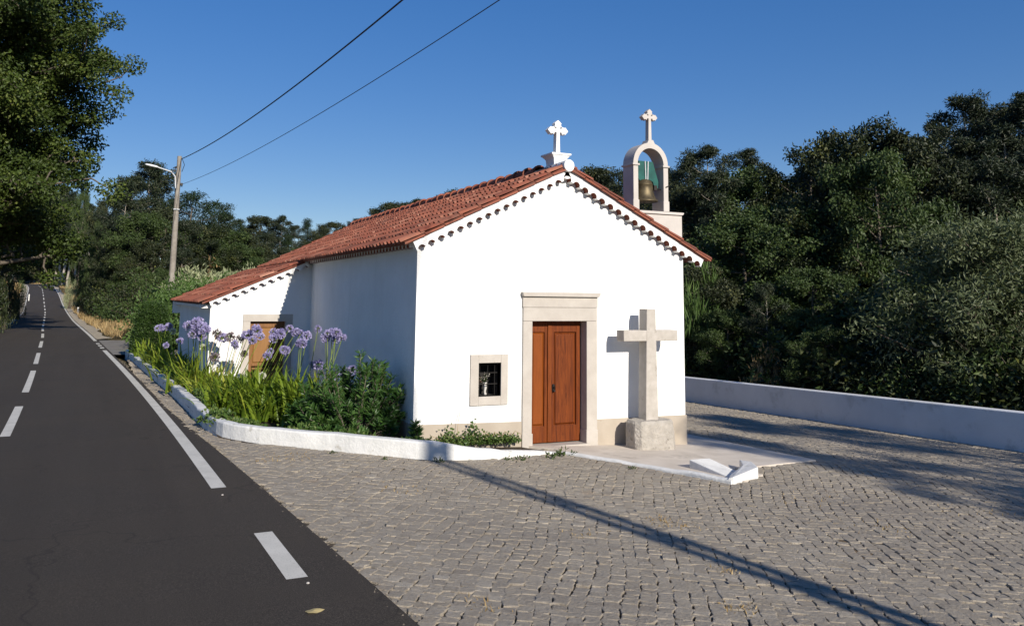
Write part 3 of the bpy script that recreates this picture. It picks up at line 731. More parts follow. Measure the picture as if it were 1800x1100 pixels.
m = MB(); m.box(bx+.20, bx+.27, by-.05, by+.05, bz+.24, bz+.33); m.tube([(bx+.25, by-.03, bz+.28), (bx+.33, by-.08, bz+.25), (ax1-.06, BY0-.02, 4.28), (ax1+.0, BY0-.015, 4.31)], .011, 6); m.build('hammer', 'iron', bell)

# annexe
YA, XA0, YAB = 20.573, 2.16, 29.3
an = thing('annexe', None, None, (3.3, YA, -.2)); an.parent = chapel; an.location = np.array([3.3, YA, -.2])-WL[chapel.name]
at_ = lambda x: 2.0+(x-2.11)*(2.965-2.0)/(4.35-2.11)
AX0, AX1, AZ1 = 3.06, 3.86, 1.52
m = MB()
for x0, x1 in ((XA0, AX0), (AX0, AX1), (AX1, XL)):
    lo = AZ1 if x0 == AX0 else -.8
    m.add([(x0, YA, lo), (x1, YA, lo), (x1, YA, at_(x1)-.02), (x0, YA, at_(x0)-.02)], [(0, 1, 2, 3)])
m.add([(XA0, YA, -.8), (XA0, YAB, -.8), (XA0, YAB, at_(XA0)-.02), (XA0, YA, at_(XA0)-.02)], [(3, 2, 1, 0)])
m.add([(XA0, YAB, -.8), (XL, YAB, -.8), (XL, YAB, at_(XL)), (XA0, YAB, at_(XA0))], [(3, 2, 1, 0)])
m.add([(XL, YB+.01, -.8), (XL, YAB, -.8), (XL, YAB, at_(XL)), (XL, YB+.01, at_(XL))], [(0, 1, 2, 3)])
m.build('wall', 'plaster', an)
scallop((2.10, YA, at_(2.10)), (4.30, YA, at_(4.30)), (0, -1, 0), 0, .13, .1, 'verge_cornice', an, spacing=.215, r=.066, drop=.135)
tiles((1.93, at_(1.93)+.03), (4.22, at_(4.22)+.045), YA-.17, YAB+.25, 'tiled_slope', an)
m = MB(); m.box(1.95, XA0+.002, YA+.06, YA+.34, at_(1.95)-.11, at_(1.95)-.02); m.box(1.97, XA0, YA+.4, YAB, at_(1.95)-.10, at_(1.95)-.03); m.box(1.93, 2.2, YAB-.05, YAB+.12, 1.55, 1.93); m.build('eaves_corbel', 'plaster', an)
m = MB(); y0 = YA-.03
m.box(2.895, AX0, y0, YA+.15, -.5, AZ1); m.box(AX1, 4.03, y0, YA+.15, -.5, AZ1); m.box(2.895, 4.03, y0-.002, YA+.15, AZ1+.002, 1.69)
bevel(m.build('door_surround', 'stone', an), .006)
leafdoor(AX0, AX1, -.4, AZ1, YA+.10, 'door', 'annexe_wood', [.45, .5], an, (.2, .6))

# ------------------------------------------------------------------ stone cross
cf, cb = 12.36, 12.60
sc_ = thing('stone_cross', 'plain pale granite cross on a rough stone block beside the chapel door', 'cross', (8.63, 12.5, -.39))
m = MB(); m.rings([[(8.50-w, cf, z), (8.69+w, cf, z), (8.69+w, cb, z), (8.50-w, cb, z)] for z, w in ((.04, .035), (1.955, -.004))])
bevel(m.build('shaft', 'granite', sc_), .012)
m = MB(); m.box(8.03, 8.502, cf+.004, cb-.004, 1.405, 1.59); m.box(8.688, 9.155, cf+.004, cb-.004, 1.405, 1.59)
bevel(m.build('crossbar', 'granite', sc_), .012)
m = MB(); bm_ = []
def blk(z, k, jx): return [(8.62+x*k+jx, 12.46+y*k, z) for x, y in ((-.42, -.16), (-.35, -.25), (.0, -.275), (.30, -.26), (.385, -.17), (.395, .10), (.32, .2), (-.36, .2), (-.43, .1))]
m.rings([blk(-.55, 1.0, .0), blk(-.3, 1.01, .0), blk(-.08, .99, -.01), blk(.03, .96, -.015), blk(.075, .88, -.02)])
o = m.build('base_block', 'rough_granite', sc_, smooth=True)
md = o.modifiers.new('sub', 'SUBSURF'); md.subdivision_type = 'SIMPLE'; md.levels = 4; md.render_levels = 4
tx = bpy.data.textures.new('rock', 'CLOUDS'); tx.noise_scale = .12
md = o.modifiers.new('rock', 'DISPLACE'); md.texture = tx; md.strength = .035; md.mid_level = .5

# ------------------------------------------------------------------ white boundary wall on the right
WX = 17.0; m = MB(); ys = np.arange(1.0, 42.1, .5); rings = []
zw = lambda y: -.16-.0238*(y-11.4)+.0    # top of the wall
wtop = lambda y: float(np.interp(y, [0, 11.4, 22.6, 45], [.19, -.08, -.335, -.82]))
for y in ys:
    h = wtop(y); rings.append([(WX, y, -1.7), (WX, y, h-.015), (WX+.015, y, h), (WX+.285, y, h), (WX+.3, y, h-.015), (WX+.3, y, -1.9)])
m.rings(rings); bw = m.build('boundary_wall', 'wall_paint', origin=(WX, 12, -1)); tag(bw, 'long low white boundary wall along the far side of the cobbled yard', 'wall')

# ------------------------------------------------------------------ foliage
def leaf_mesh(name, P, D, Ln, Wd, mat, parent=None, tint=None, fold=.25, origin=None, nrm=None):
    """one folded rhombus per leaf: P base (n,3), D direction (n,3)"""
    P = np.asarray(P, float); D = np.asarray(D, float); n = len(P)
    D = D/(np.linalg.norm(D, axis=1, keepdims=True)+1e-9)
    R = rng.normal(0, 1, (n, 3)) if nrm is None else nrm+rng.normal(0, .38, (n, 3)); S = np.cross(D, R); S /= np.linalg.norm(S, axis=1, keepdims=True)+1e-9
    U = np.cross(S, D)
    Ln = np.broadcast_to(Ln, n)[:, None]; Wd = np.broadcast_to(Wd, n)[:, None]
    a = P; b = P+D*Ln*.45+S*Wd*.5+U*Wd*fold; c = P+D*Ln; d = P+D*Ln*.45-S*Wd*.5+U*Wd*fold
    V = np.stack([a, b, c, d], 1).reshape(-1, 3)
    k = np.arange(n)*4; Q = np.stack([k, k+1, k+2, k, k+2, k+3], 1).reshape(-1, 3)
    t = rng.uniform(0, 1, n) if tint is None else np.clip(tint, 0, 1)
    return raw(name, V, Q, np.full(len(Q), 3), mat, tint=np.repeat(t, 4), parent=parent, origin=origin)
def rand_dirs(n): d = rng.normal(0, 1, (n, 3)); return d/np.linalg.norm(d, axis=1, keepdims=True)
def crown_points(centres, radii, per, flat=.75):
    """leaf bases scattered through clumps, thicker towards each clump's skin"""
    P = []; D = []; Tn = []; O = []
    for c, r in zip(centres, radii):
        n = max(6, int(per*(r**1.6))); d = rand_dirs(n); rr = r*rng.uniform(.12, 1, n)**.55
        off = d*rr[:, None]*[1, 1, flat]; P.append(c+off); 
        D.append(d*.35+rand_dirs(n)*.9+[0, 0, -.2]); O.append(d+[0, 0, .25]); Tn.append(np.full(n, rng.normal(0, .16)))
    P = np.concatenate(P); D = np.concatenate(D); Tn = np.concatenate(Tn)
    return P, D, np.clip(.40+Tn+rng.normal(0, .20, len(P)), 0, 1), np.concatenate(O)
def limb_tree(name, H, R, clear, shape, nl, nsub, clump, per, leafL, leafW, lmat, bmat, tr, droop=0, loc=(0, 0, 0), flat=.75, lean=0, group=None):
    root = thing(name, None, None, loc, group)
    L0 = np.array(loc, float)
    m = MB(); top = np.array([rng.normal(0, .03)*H+lean, rng.normal(0, .03)*H, H*.93]); nseg = 9
    ctr = [L0+np.array([0, 0, -.5])]
    for i in range(1, nseg+1):
        t = i/nseg; ctr.append(L0+top*t+np.array([rng.normal(0, .008)*H, rng.normal(0, .008)*H, 0])*(i < nseg))
    m.tube(ctr, [tr*(1.25 if i == 0 else (1-.9*i/nseg)) for i in range(nseg+1)], 8)
    cz = []; cr = []
    for k in range(nl):
        t = clear+(1-clear)*((k+rng.uniform(.1, .9))/nl); rad = R*shape((t-clear)/(1-clear))
        i = t*nseg; i0 = min(nseg-1, int(i)); p = ctr[i0]*(1-(i-i0))+ctr[i0+1]*(i-i0)
        a = k*2.4+rng.normal(0, .4); up = rng.uniform(.15, .6)-droop
        d = np.array([math.cos(a), math.sin(a), up]); d /= np.linalg.norm(d)
        Ll = rad*rng.uniform(.75, 1.12); e = p+d*Ll; mid = p+d*Ll*.5+np.array([0, 0, -.05*Ll+rng.normal(0, .04)*Ll])
        r0 = max(.015, tr*(1-.85*t)*.5); m.tube([p, mid, e], [r0, r0*.7, r0*.25], 5, cap=False)
        for s_ in range(nsub):
            f = rng.uniform(.35, 1.05); b = p+(e-p)*f
            o = b+rand_dirs(1)[0]*[1, 1, .7]*Ll*rng.uniform(.12, .38)+np.array([0, 0, .05*Ll])
            m.tube([b, (b+o)/2+rand_dirs(1)[0]*.05*Ll, o], [r0*.35, r0*.25, r0*.12], 4, cap=False)
            cz.append(o); cr.append(clump*rng.uniform(.6, 1.25))
        cz.append(e); cr.append(clump*rng.uniform(.7, 1.2))
    cz.append(ctr[-1]); cr.append(clump)
    m.build('trunk', bmat, root, smooth=True)
    P, D, t, O = crown_points(np.array(cz), cr, per, flat)
    n = len(P); leaf_mesh('crown', P, D, leafL*rng.uniform(.7, 1.25, n), leafW*rng.uniform(.75, 1.2, n), lmat, root, t, nrm=O)
    return root
def shrub(name, R, H, nb, clump, per, leafL, leafW, lmat, loc=(0, 0, 0), flat=.85, updir=.5):
    root = thing(name, None, None, loc); L0 = np.array(loc, float); m = MB(); cz = []; cr = []
    for k in range(nb):
        a = rng.uniform(0, 2*PI); q = rng.uniform(0, 1)**.5; z = H*(1-.55*q*q)*rng.uniform(.45, 1.0) if k > nb*.3 else H*rng.uniform(.1, .45)
        e = L0+np.array([R*q*math.cos(a), R*q*math.sin(a), z]); b = L0+np.array([R*.25*q*math.cos(a), R*.25*q*math.sin(a), -.15])
        m.tube([b, (b+e)/2+np.array([0, 0, .12*H]), e], [.02+.01*H, .016, .006], 4, cap=False)
        cz.append(e-np.array([0, 0, clump*.4])); cr.append(clump*rng.uniform(.6, 1.2))
    m.build('stems', 'bark', root)
    P, D, t, O = crown_points(np.array(cz), cr, per, flat); D = D+[0, 0, updir]; P[:, 2] = np.maximum(P[:, 2], L0[2]+.02)
    n = len(P); leaf_mesh('foliage', P, D, leafL*rng.uniform(.7, 1.25, n), leafW*rng.uniform(.75, 1.2, n), lmat, root, t)
    return root
ovoid = lambda t: max(.12, math.sin(PI*min(1, .12+.86*t))**.75)
domey = lambda t: max(.15, math.sqrt(max(0, 1-(t*.95)**2)))*.98
topp = lambda t: max(.15, math.sin(PI*min(1, .25+.72*t)))
PROTO = {}; HT = {}
USED = set()
FAR = (0, -400, 0)
def proto(key, H, fn): PROTO[key] = fn; HT[key] = H
def tall(key, *a, H=None): pass
def instance(key, loc, sc, label, cat, group=None, rz=None, sxy=1.0):
    base = PROTO[key]
    if key in USED: o = copy_tree(base)
    else: o = base; USED.add(key)
    o.location = loc; o.scale = (sc*sxy, sc*sxy, sc); o.rotation_euler = (0, 0, random.uniform(0, 2*PI) if rz is None else rz)
    for k in ('label', 'category', 'group'):
        if k in o: del o[k]
    return tag(o, label, cat, group)
def mk(key, H, root): PROTO[key] = root; HT[key] = H
mk('oak1', 10, limb_tree('broadleaf_tree', 10, 4.3, .12, domey, 24, 4, .72, 340, .19, .11, 'oak_leaf', 'bark', .26))
mk('oak2', 10, limb_tree('broadleaf_tree', 10, 3.7, .10, ovoid, 24, 4, .68, 340, .19, .105, 'olive_oak', 'bark', .24))
mk('oak3', 10, limb_tree('broadleaf_tree', 10, 4.4, .08, ovoid, 22, 5, .72, 320, .19, .115, 'shrub_leaf', 'bark', .22))
mk('gum1', 16, limb_tree('eucalyptus_tree', 16, 3.0, .45, topp, 15, 5, .62, 250, .29, .085, 'gum_leaf', 'pale_bark', .20, droop=-.25))
mk('gum2', 16, limb_tree('eucalyptus_tree', 16, 2.5, .55, topp, 12, 5, .58, 250, .29, .085, 'gum_leaf', 'pale_bark', .18, droop=-.35, lean=.8))
mk('gum3', 16, limb_tree('eucalyptus_tree', 16, 3.4, .30, ovoid, 19, 5, .66, 230, .29, .09, 'gum_leaf', 'pale_bark', .22, droop=-.2))
mk('pine1', 13, limb_tree('pine_tree', 13, 3.4, .5, domey, 16, 5, .9, 95, .30, .07, 'pine_leaf', 'bark', .2, flat=.55))
mk('pine2', 13, limb_tree('pine_tree', 13, 2.4, .15, lambda t: max(.08, 1-t), 26, 4, .75, 95, .28, .07, 'pine_leaf', 'bark', .18, flat=.7))
mk('bush1', 3, shrub('bush', 2.0, 3, 46, .62, 190, .17, .085, 'shrub_leaf'))
mk('bush2', 3, shrub('bush', 2.2, 3, 40, .62, 170, .17, .09, 'oak_leaf'))
mk('olive', 4, limb_tree('olive_tree', 4, 2.3, .1, domey, 24, 5, .48, 330, .135, .042, 'olive_leaf', 'bark', .12))
mk('pale', 3, shrub('pale_bush', 1.8, 3, 44, .5, 200, .2, .07, 'pale_leaf', updir=1.2))
mk('hedge', 3, shrub('hedge_bush', 2.3, 3, 44, .6, 190, .16, .08, 'hedge_leaf'))
mk('reed', 2.6, shrub('cane_bush', 1.2, 2.6, 40, .34, 420, .42, .035, 'hedge_leaf', updir=2.2))

mk('dry', 2, shrub('dry_bush', 1.3, 2, 34, .4, 260, .16, .05, 'straw', updir=.9))

# --- the large tree left of the road
full = lambda t: (.80+.20*math.sin(PI*t))*math.sqrt(max(.04, 1-(t*.97)**3))
def big_tree(loc, H, R, label, clear=.23, nl=56, nsub=9, per=185, lm='plane_leaf'):
    o = limb_tree('large_tree', H, R, clear, full, nl, nsub, 1.0, per, .22, .145, lm, 'bark', .55, droop=.12, loc=loc)
    return tag(o, label, 'tree')
def bt(X, Y, *a, **k): return big_tree((X, Y, float(T(X, Y))-.2), *a, **k)
bt(-8.9, 58, 25.5, 8.3, 'tallest leafy tree towering on the left side of the road', .18, 120, 11, 270)
bt(-14.5, 50, 18.5, 7.4, 'dense leafy tree at the left edge of the photo in front of the tallest tree', .30, 64, 10, 240)
bt(-9.8, 84, 22.0, 6.0, 'leafy tree on the left roadside just beyond the tallest tree', .18, 40, 8, 120)
# --- placing by range along a bearing, top height read off as an angle
RAD = dict(oak1=4.4, oak2=3.9, oak3=4.6, gum1=3.2, gum2=3, gum3=3.5, pine1=3.5, pine2=2.5, bush1=2.15, bush2=2.35, olive=2.3, pale=1.9, dry=1.4, hedge=2.4, reed=1.25)
def stand(key, x, ytop, rng_, label, cat, group=None, sxy=1.0, sink=.3, minsc=None):
    p = at_range(x, ytop, rng_); z = float(T(p[0], p[1]))-sink
    sc = (p[2]-z)/HT[key]
    if x < 420 and key[:3] in ('bus', 'oak', 'hed', 'pal'):
        free = abs(p[0]-float(xr(p[1])))-3.6
        sxy = max(.22, min(sxy, free/(RAD[key]*sc)))
    if p[0] > 8 and p[1] < 40 and p[0]-RAD[key]*sc*sxy < 17.5:
        if rng_ < 60: return stand(key, x, ytop, rng_+.4, label, cat, group, sxy, sink)
    return instance(key, (p[0], p[1], z), sc, label, cat, group, sxy=sxy)
# right-hand wood: skyline trees first
G1 = 'eucalyptus trees along the ridge above the yard'
L1 = 'tall dark eucalyptus on the hillside skyline right of the bell arch'
for i, (x, y, r) in enumerate([(1212, 268, 62), (1240, 246, 58), (1310, 252, 66), (1365, 285, 60), (1405, 300, 66), (1620, 228, 60), (1655, 200, 62), (1690, 152, 54), (1722, 172, 58), (1750, 185, 62), (1785, 168, 56), (1808, 140, 52),
                               (1835, 120, 55), (1870, 140, 54), (1910, 110, 56), (1770, 205, 40), (1700, 225, 39), (1665, 262, 38), (1798, 238, 37), (1735, 262, 36), (1740, 230, 45), (1830, 190, 46), (1880, 150, 46)]):
    stand(('gum1', 'gum3', 'gum2')[i % 3], x, y, r, L1, 'tree', G1, sxy=1.15)
G2 = 'dark trees behind the bell arch'; L2 = 'distant dark tree showing over the chapel roof beside the bell arch'
for i, (x, y, r) in enumerate([(1010, 300, 82), (1042, 292, 78), (1075, 300, 84), (1098, 288, 75), (1150, 300, 80), (1180, 285, 72), (1130, 330, 66), (1060, 325, 70), (1190, 320, 60)]):
    stand(('gum3', 'oak2', 'gum1')[i % 3], x, y, r, L2, 'tree', G2, sxy=1.2)
G3 = 'broadleaf trees on the slope behind the boundary wall'
L3 = 'dense dark broadleaf tree on the slope behind the white boundary wall'
for i, (x, y, r) in enumerate([(1215, 330, 46), (1260, 300, 44), (1320, 305, 46), (1370, 300, 42), (1420, 285, 44), (1470, 300, 46), (1640, 300, 42), (1690, 330, 40), (1740, 330, 38), (1800, 300, 40), (1860, 300, 40), (1920, 280, 42), (1980, 260, 44),
                               (1240, 400, 36), (1300, 390, 34), (1365, 370, 35), (1430, 380, 34), (1230, 470, 31), (1290, 480, 30), (1350, 500, 29), (1420, 480, 30), (1680, 400, 33), (1740, 410, 34), (1860, 380, 33), (1950, 360, 34)]):
    if i % 5 == 3: continue
    stand(('oak2', 'oak1', 'oak3', 'gum3')[(i*3+i//3) % 4], x, y-12, r, L3, 'tree', G3, sxy=(1.15, .95, 1.05)[i % 3])
stand('oak1', 1490, 224, 37, 'highest broadleaf tree in the middle of the wood, round top against sky', 'tree', sxy=.8)
stand('oak2', 1590, 222, 37, 'round topped tree just right of the highest broadleaf tree in the wood', 'tree', sxy=.95)
stand('oak3', 1545, 262, 33, 'yellowish green broadleaf tree standing out in the centre of the dark wood', 'tree', sxy=.78)
stand('olive', 1690, 425, 24.8, 'grey green olive-like tree leaning over the white boundary wall', 'tree', sxy=1.0)
stand('olive', 1765, 392, 25.5, 'pale silvery tree with the lightest leaves near the right edge above the wall', 'tree', sxy=.9)
stand('reed', 1220, 478, 27.5, 'bright green patch of upright canes right of the chapel corner', 'bush', sxy=.7)
stand('dry', 1352, 588, 24.2, 'yellowish dry bush just behind the boundary wall', 'bush', sxy=.5)
stand('dry', 330, 432, 88, 'brown dry bush among the green trees beyond the lamp pole', 'bush', sxy=1.1)
G4 = 'undergrowth bushes behind the boundary wall'; L4 = 'dark undergrowth bush crowding the back of the white boundary wall'
for i, (x, y, r) in enumerate([(1215, 560, 29), (1250, 600, 27), (1300, 590, 27), (1340, 560, 26), (1400, 600, 26), (1450, 570, 25), (1500, 590, 25), (1545, 560, 25), (1590, 600, 24.5), (1650, 610, 24), (1720, 620, 23.6), (1780, 590, 23.6), (1850, 560, 23), (1930, 540, 23),
                               (1275, 540, 29), (1480, 520, 27), (1560, 480, 28), (1410, 540, 28), (1600, 540, 26), (1830, 470, 25)]):
    stand(('bush1', 'bush2', 'oak3')[i % 3] if y < 585 else ('bush2', 'bush1')[i % 2], x, y, r, L4, 'bush', G4, sxy=1.15 if i % 3 < 2 or y >= 585 else .9)
# left and background
G5 = 'trees on the far skyline behind the roof'; L5 = 'far dark tree on the skyline showing over the red chapel roof'
for i, (x, y, r) in enumerate([(400, 372, 150), (432, 380, 160), (462, 378, 170), (492, 372, 165), (520, 392, 175), (548, 380, 180), (578, 388, 175), (605, 392, 185), (632, 380, 180), (660, 362, 165), (690, 352, 160), (712, 350, 165), (738, 344, 160), (760, 352, 165), (790, 332, 150),
                               (820, 345, 155), (860, 330, 150), (910, 320, 150), (960, 320, 140), (420, 400, 125), (470, 405, 130), (515, 408, 135), (560, 412, 140), (605, 408, 140)]):
    stand(('gum3', 'pine2', 'oak2', 'gum1')[i % 4], x, y, r, L5, 'tree', G5, sxy=1.25)
for i, (x, y, r) in enumerate([(262, 272, 118), (285, 290, 122), (240, 300, 112), (225, 330, 105)]):
    stand('gum1' if i % 2 else 'gum3', x, y, r, 'tall eucalyptus rising behind the street lamp pole', 'tree', 'eucalyptus trees behind the lamp pole', sxy=1.1)
stand('pine1', 345, 334, 105, 'umbrella shaped pine with a flat crown right of the lamp pole', 'tree', sxy=1.25)
stand('pine1', 385, 352, 112, 'smaller flat crowned pine to the right of the umbrella shaped pine', 'tree', sxy=1.0)
G6 = 'mixed trees along the far roadside'; L6 = 'mid green tree in the belt of wood behind the lamp pole'
for i, (x, y, r) in enumerate([(255, 370, 92), (290, 360, 96), (325, 380, 92), (360, 395, 96), (395, 400, 100), (430, 410, 100), (230, 380, 96), (200, 400, 105), (180, 380, 120), (270, 420, 84), (320, 430, 82), (370, 425, 86), (420, 425, 88), (460, 430, 92), (500, 430, 95), (215, 430, 92), (550, 430, 100), (600, 425, 105)]):
    stand(('oak3', 'oak2', 'gum3', 'oak1')[i % 4], x, y, r, L6, 'tree', G6, sxy=1.2)
G7 = 'eucalyptus stand at the bend of the road'; L7 = 'slender pale trunked eucalyptus in the stand at the far bend of the road'
for i, (x, y, r) in enumerate([(52, 330, 400), (66, 350, 390), (78, 330, 370), (88, 345, 350), (98, 330, 330), (108, 345, 300), (116, 335, 225), (124, 350, 232), (132, 340, 205), (142, 360, 215), (72, 360, 345), (152, 360, 195), (165, 350, 200), (20, 340, 300), (0, 350, 260), (-20, 340, 250), (126, 320, 215), (40, 345, 360), (60, 335, 380), (90, 340, 350), (120, 330, 330)]):
    stand(('gum2', 'gum1')[i % 2], x, y, r, L7, 'tree', G7, sxy=1.1)
G8 = 'roadside bushes on the right of the far road'; L8 = 'green roadside bush on the right of the far road'
for i, (x, y, r) in enumerate([(155, 470, 118), (172, 462, 112), (190, 458, 104), (205, 470, 92), (222, 476, 84), (238, 486, 76), (252, 470, 82), (180, 500, 100), (200, 505, 92), (215, 515, 82), (262, 480, 72), (230, 450, 96), (280, 470, 76), (300, 465, 80), (160, 440, 128)]):
    stand(('bush1', 'bush2')[i % 2] if i % 4 else 'oak3', x, y, r, L8, 'bush', G8, sxy=1.2 if i % 4 else .9)
for i, (x, y, r) in enumerate([(-20, 380, 345), (10, 390, 365), (40, 400, 400), (70, 395, 420), (95, 400, 405), (115, 395, 390), (140, 400, 340), (165, 390, 290), (55, 420, 430), (85, 425, 440), (185, 400, 240), (25, 420, 400), (78, 380, 312), (90, 390, 318), (102, 385, 308), (115, 390, 316), (128, 385, 310), (140, 390, 300), (64, 400, 350), (50, 400, 355), (36, 400, 350), (155, 390, 290), (70, 440, 330), (84, 445, 335), (98, 440, 325), (112, 445, 330)]):
    stand(('oak2', 'oak1')[i % 2], x, y, r, 'dark low crowned tree closing the view behind the far bend of the road', 'tree', 'dark trees behind the far bend', sxy=1.3)
stand('pale', 128, 472, 130, 'small silvery bush on the outside of the far bend', 'bush', sxy=.8)
G9 = 'light green hedge bushes behind the annexe'; L9 = 'light green bush in the sunlit hedge behind the annexe roof'
for i, (x, y, r) in enumerate([(338, 474, 41), (352, 466, 41.5), (375, 458, 42), (398, 462, 42), (420, 455, 43), (443, 462, 43), (318, 478, 50), (365, 462, 52), (410, 460, 52)]):
    stand('hedge', x, y, r, L9, 'bush', G9, sxy=1.0)
for i, (x, y, r) in enumerate([(388, 440, 66), (405, 438, 67), (425, 448, 67), (370, 448, 65)]):
    stand('pale', x, y, r, 'pale cream flowering bush rising above the hedge behind the annexe', 'bush', 'pale bushes above the hedge', sxy=1.0)
stand('bush2', 12, 425, 66, 'dark bush at the left edge beyond the roadside', 'bush', sxy=1.1); stand('bush2', -15, 380, 60, 'dark tall bush cut off by the left edge of the photo', 'bush', sxy=1.0)
stand('bush1', 38, 482, 95, 'olive green bush on the left verge before the far bend', 'bush', sxy=1.0)
stand('bush2', 20, 470, 82, 'dark bush on the left verge next to the dry grass', 'bush', sxy=1.1)
for i, (x, y, r) in enumerate([(-30, 300, 120), (0, 330, 140), (25, 320, 150), (150, 330, 160), (190, 340, 150), (-60, 330, 100)]):
    stand(('oak2', 'oak3')[i % 2], x, y, r, 'dark tree behind the tallest leafy tree on the left', 'tree', 'trees behind the tallest tree', sxy=1.3)
# trees behind the camera on the right, whose shadows fall across the yard
for i, (x, y, k, sc, lab) in enumerate([(13.05, -5.0, 'gum1', .62, 'slender eucalyptus beside the yard entrance'), (17.4, -6.5, 'gum3', .74, 'broad eucalyptus at the corner of the yard'), (21.5, -3.0, 'oak1', .75, 'broadleaf tree at the roadside corner')]):
    instance(k, (x, y, float(G(min(x, 17), y))-.1), sc, lab, 'tree')
for k in PROTO:
    if k not in USED: print('unused', k)

# --- clipped round bush at the corner of the annexe
def clipped(loc, R, H, label):
    root = thing('clipped_bush', label, 'bush', loc); L0 = np.array(loc); n = 9000
    d = rand_dirs(n); d[:, 2] = np.abs(d[:, 2])*1.0; rr = rng.uniform(.90, 1.02, n)
    lump = 1+.05*np.sin(d[:, 0]*7+1)*np.sin(d[:, 1]*6)+.03*np.sin(d[:, 2]*9)
    sq_ = np.power(np.sum(np.abs(d*[1, 1, 1])**3, axis=1), -1/3)
    P = d*(sq_*rr*lump)[:, None]*[R, R, H]
    leaf_mesh('foliage', L0+P, d+rand_dirs(n)*.9, .06*rng.uniform(.7, 1.3, n), .04, 'clipped_leaf', root)
    n = 5000; d = rand_dirs(n); d[:, 2] = np.abs(d[:, 2]); sq_ = np.power(np.sum(np.abs(d)**3, axis=1), -1/3)
    leaf_mesh('inner_foliage', L0+d*(sq_*rng.uniform(.72, .9, n))[:, None]*[R, R, H], d+rand_dirs(n), .09*rng.uniform(.8, 1.2, n), .06, 'clipped_leaf', root)
    m = MB(); 
    for k in range(7): a = k*.9; m.tube([L0+[.05*math.cos(a), .05*math.sin(a), -.1], L0+[R*.5*math.cos(a), R*.5*math.sin(a), H*.7]], [.02, .008], 5)
    m.build('stems', 'bark', root)
p = at_range(268, 560, 34.5); clipped((p[0], p[1], -.27), .66, 2.02, 'clipped dark green dome shaped bush at the far end of the flower bed')

# ------------------------------------------------------------------ the flower bed
bed = [tuple(k[:2]) for k in KERB]+[(.95, 36.5), (2.1, 36.5), (2.14, 20.5), (4.42, 20.5), (4.42, 12.82), (6.3, 12.82)]
m = MB(); m.add([(x, y, float(G(x, y))+(.10 if y > 14 else .0)) for i, (x, y) in enumerate(bed)], [tuple(range(len(bed)-1, -1, -1))])
tag(m.build('bed_soil', 'soil'), kind='structure')
soilz = lambda x, y: float(G(x, y))+.09-.07*max(0, min(1, (14.5-y)/2))
def strap(m, base, az, L, lean, w, t, droop):
    n = 7; p = np.array(base, float); el = PI/2-lean; pts = []; h = np.array([math.cos(az), math.sin(az), 0]); s_ = np.array([-math.sin(az), math.cos(az), 0])
    vs = []
    for i in range(n):
        f = i/(n-1); ww = w*(.8+.5*f if f < .4 else 1.0)*(1-f**3.2)+.001
        vs += [tuple(p-s_*ww/2+np.array([0, 0, ww*.18])), tuple(p), tuple(p+s_*ww/2+np.array([0, 0, ww*.18]))]
        p = p+(h*math.cos(el)+np.array([0, 0, 1])*math.sin(el))*L/(n-1); el -= droop/(n-1)*(.4+1.5*f)
    fs = []
    for i in range(n-1): a = 3*i; fs += [(a, a+1, a+4, a+3), (a+1, a+2, a+5, a+4)]
    m.add(vs, fs, 0, t)
def agapanthus(loc, label, nl, L, yellow=.4, az_bias=None):
    root = thing('agapanthus', label, 'plant', loc, 'agapanthus clumps in the flower bed'); L0 = np.array(loc, float); m = MB()
    for k in range(nl):
        az = rng.uniform(0, 2*PI); b = L0+np.array([rng.normal(0, .17), rng.normal(0, .17), -.02])
        strap(m, b, az, L*rng.uniform(.6, 1.15), rng.uniform(.05, .75), rng.uniform(.042, .074), float(np.clip(rng.normal(yellow, .25), 0, 1)), rng.uniform(.3, 1.9))
    m.build('leaves', 'strap_leaf', root); return root
def umbel(root, base, head, R, kind, n=70):
    """flower stalk from base to head and the ball of trumpet flowers at its end"""
    base = np.array(base, float); head = np.array(head, float); m = MB()
    mid = (base+head)/2+np.array([rng.normal(0, .03), rng.normal(0, .03), .03]); m.tube([base, mid, head], [.0085, .0075, .006], 6, t=.6)
    st = m.build('flower_stalk', 'strap_leaf' if kind != 'spent' else 'dry_stem', root, smooth=True)
    WL[st.name] = WL[root.name]
    pm = {'blue': 'agapanthus_petal', 'white': 'white_petal', 'spent': 'spent_petal'}[kind]
    P = []; D = []; m = MB(); Tn = []
    for k in range(n):
        d = rand_dirs(1)[0]; d[2] = d[2]*.8+.15; d /= np.linalg.norm(d); l = R*rng.uniform(.45, .75); e = head+d*l
        m.tube([head, e], [.0022, .0018], 3, cap=False)
        a = np.cross(d, [0, 0, 1.0]); a /= np.linalg.norm(a)+1e-6; b = np.cross(d, a); t0 = rng.uniform(.1, 1)
        for j in range(6):
            q = j*PI/3; o = a*math.cos(q)+b*math.sin(q); P.append(e); D.append(d*1.0+o*(.65 if kind != 'spent' else .3)); Tn.append(t0+rng.normal(0, .1))
    h = m.build('pedicels', 'strap_leaf', st)
    n_ = len(P); leaf_mesh('flower_head', P, D, R*.46*rng.uniform(.85, 1.15, n_), R*.19, pm, st, np.array(Tn), .1)
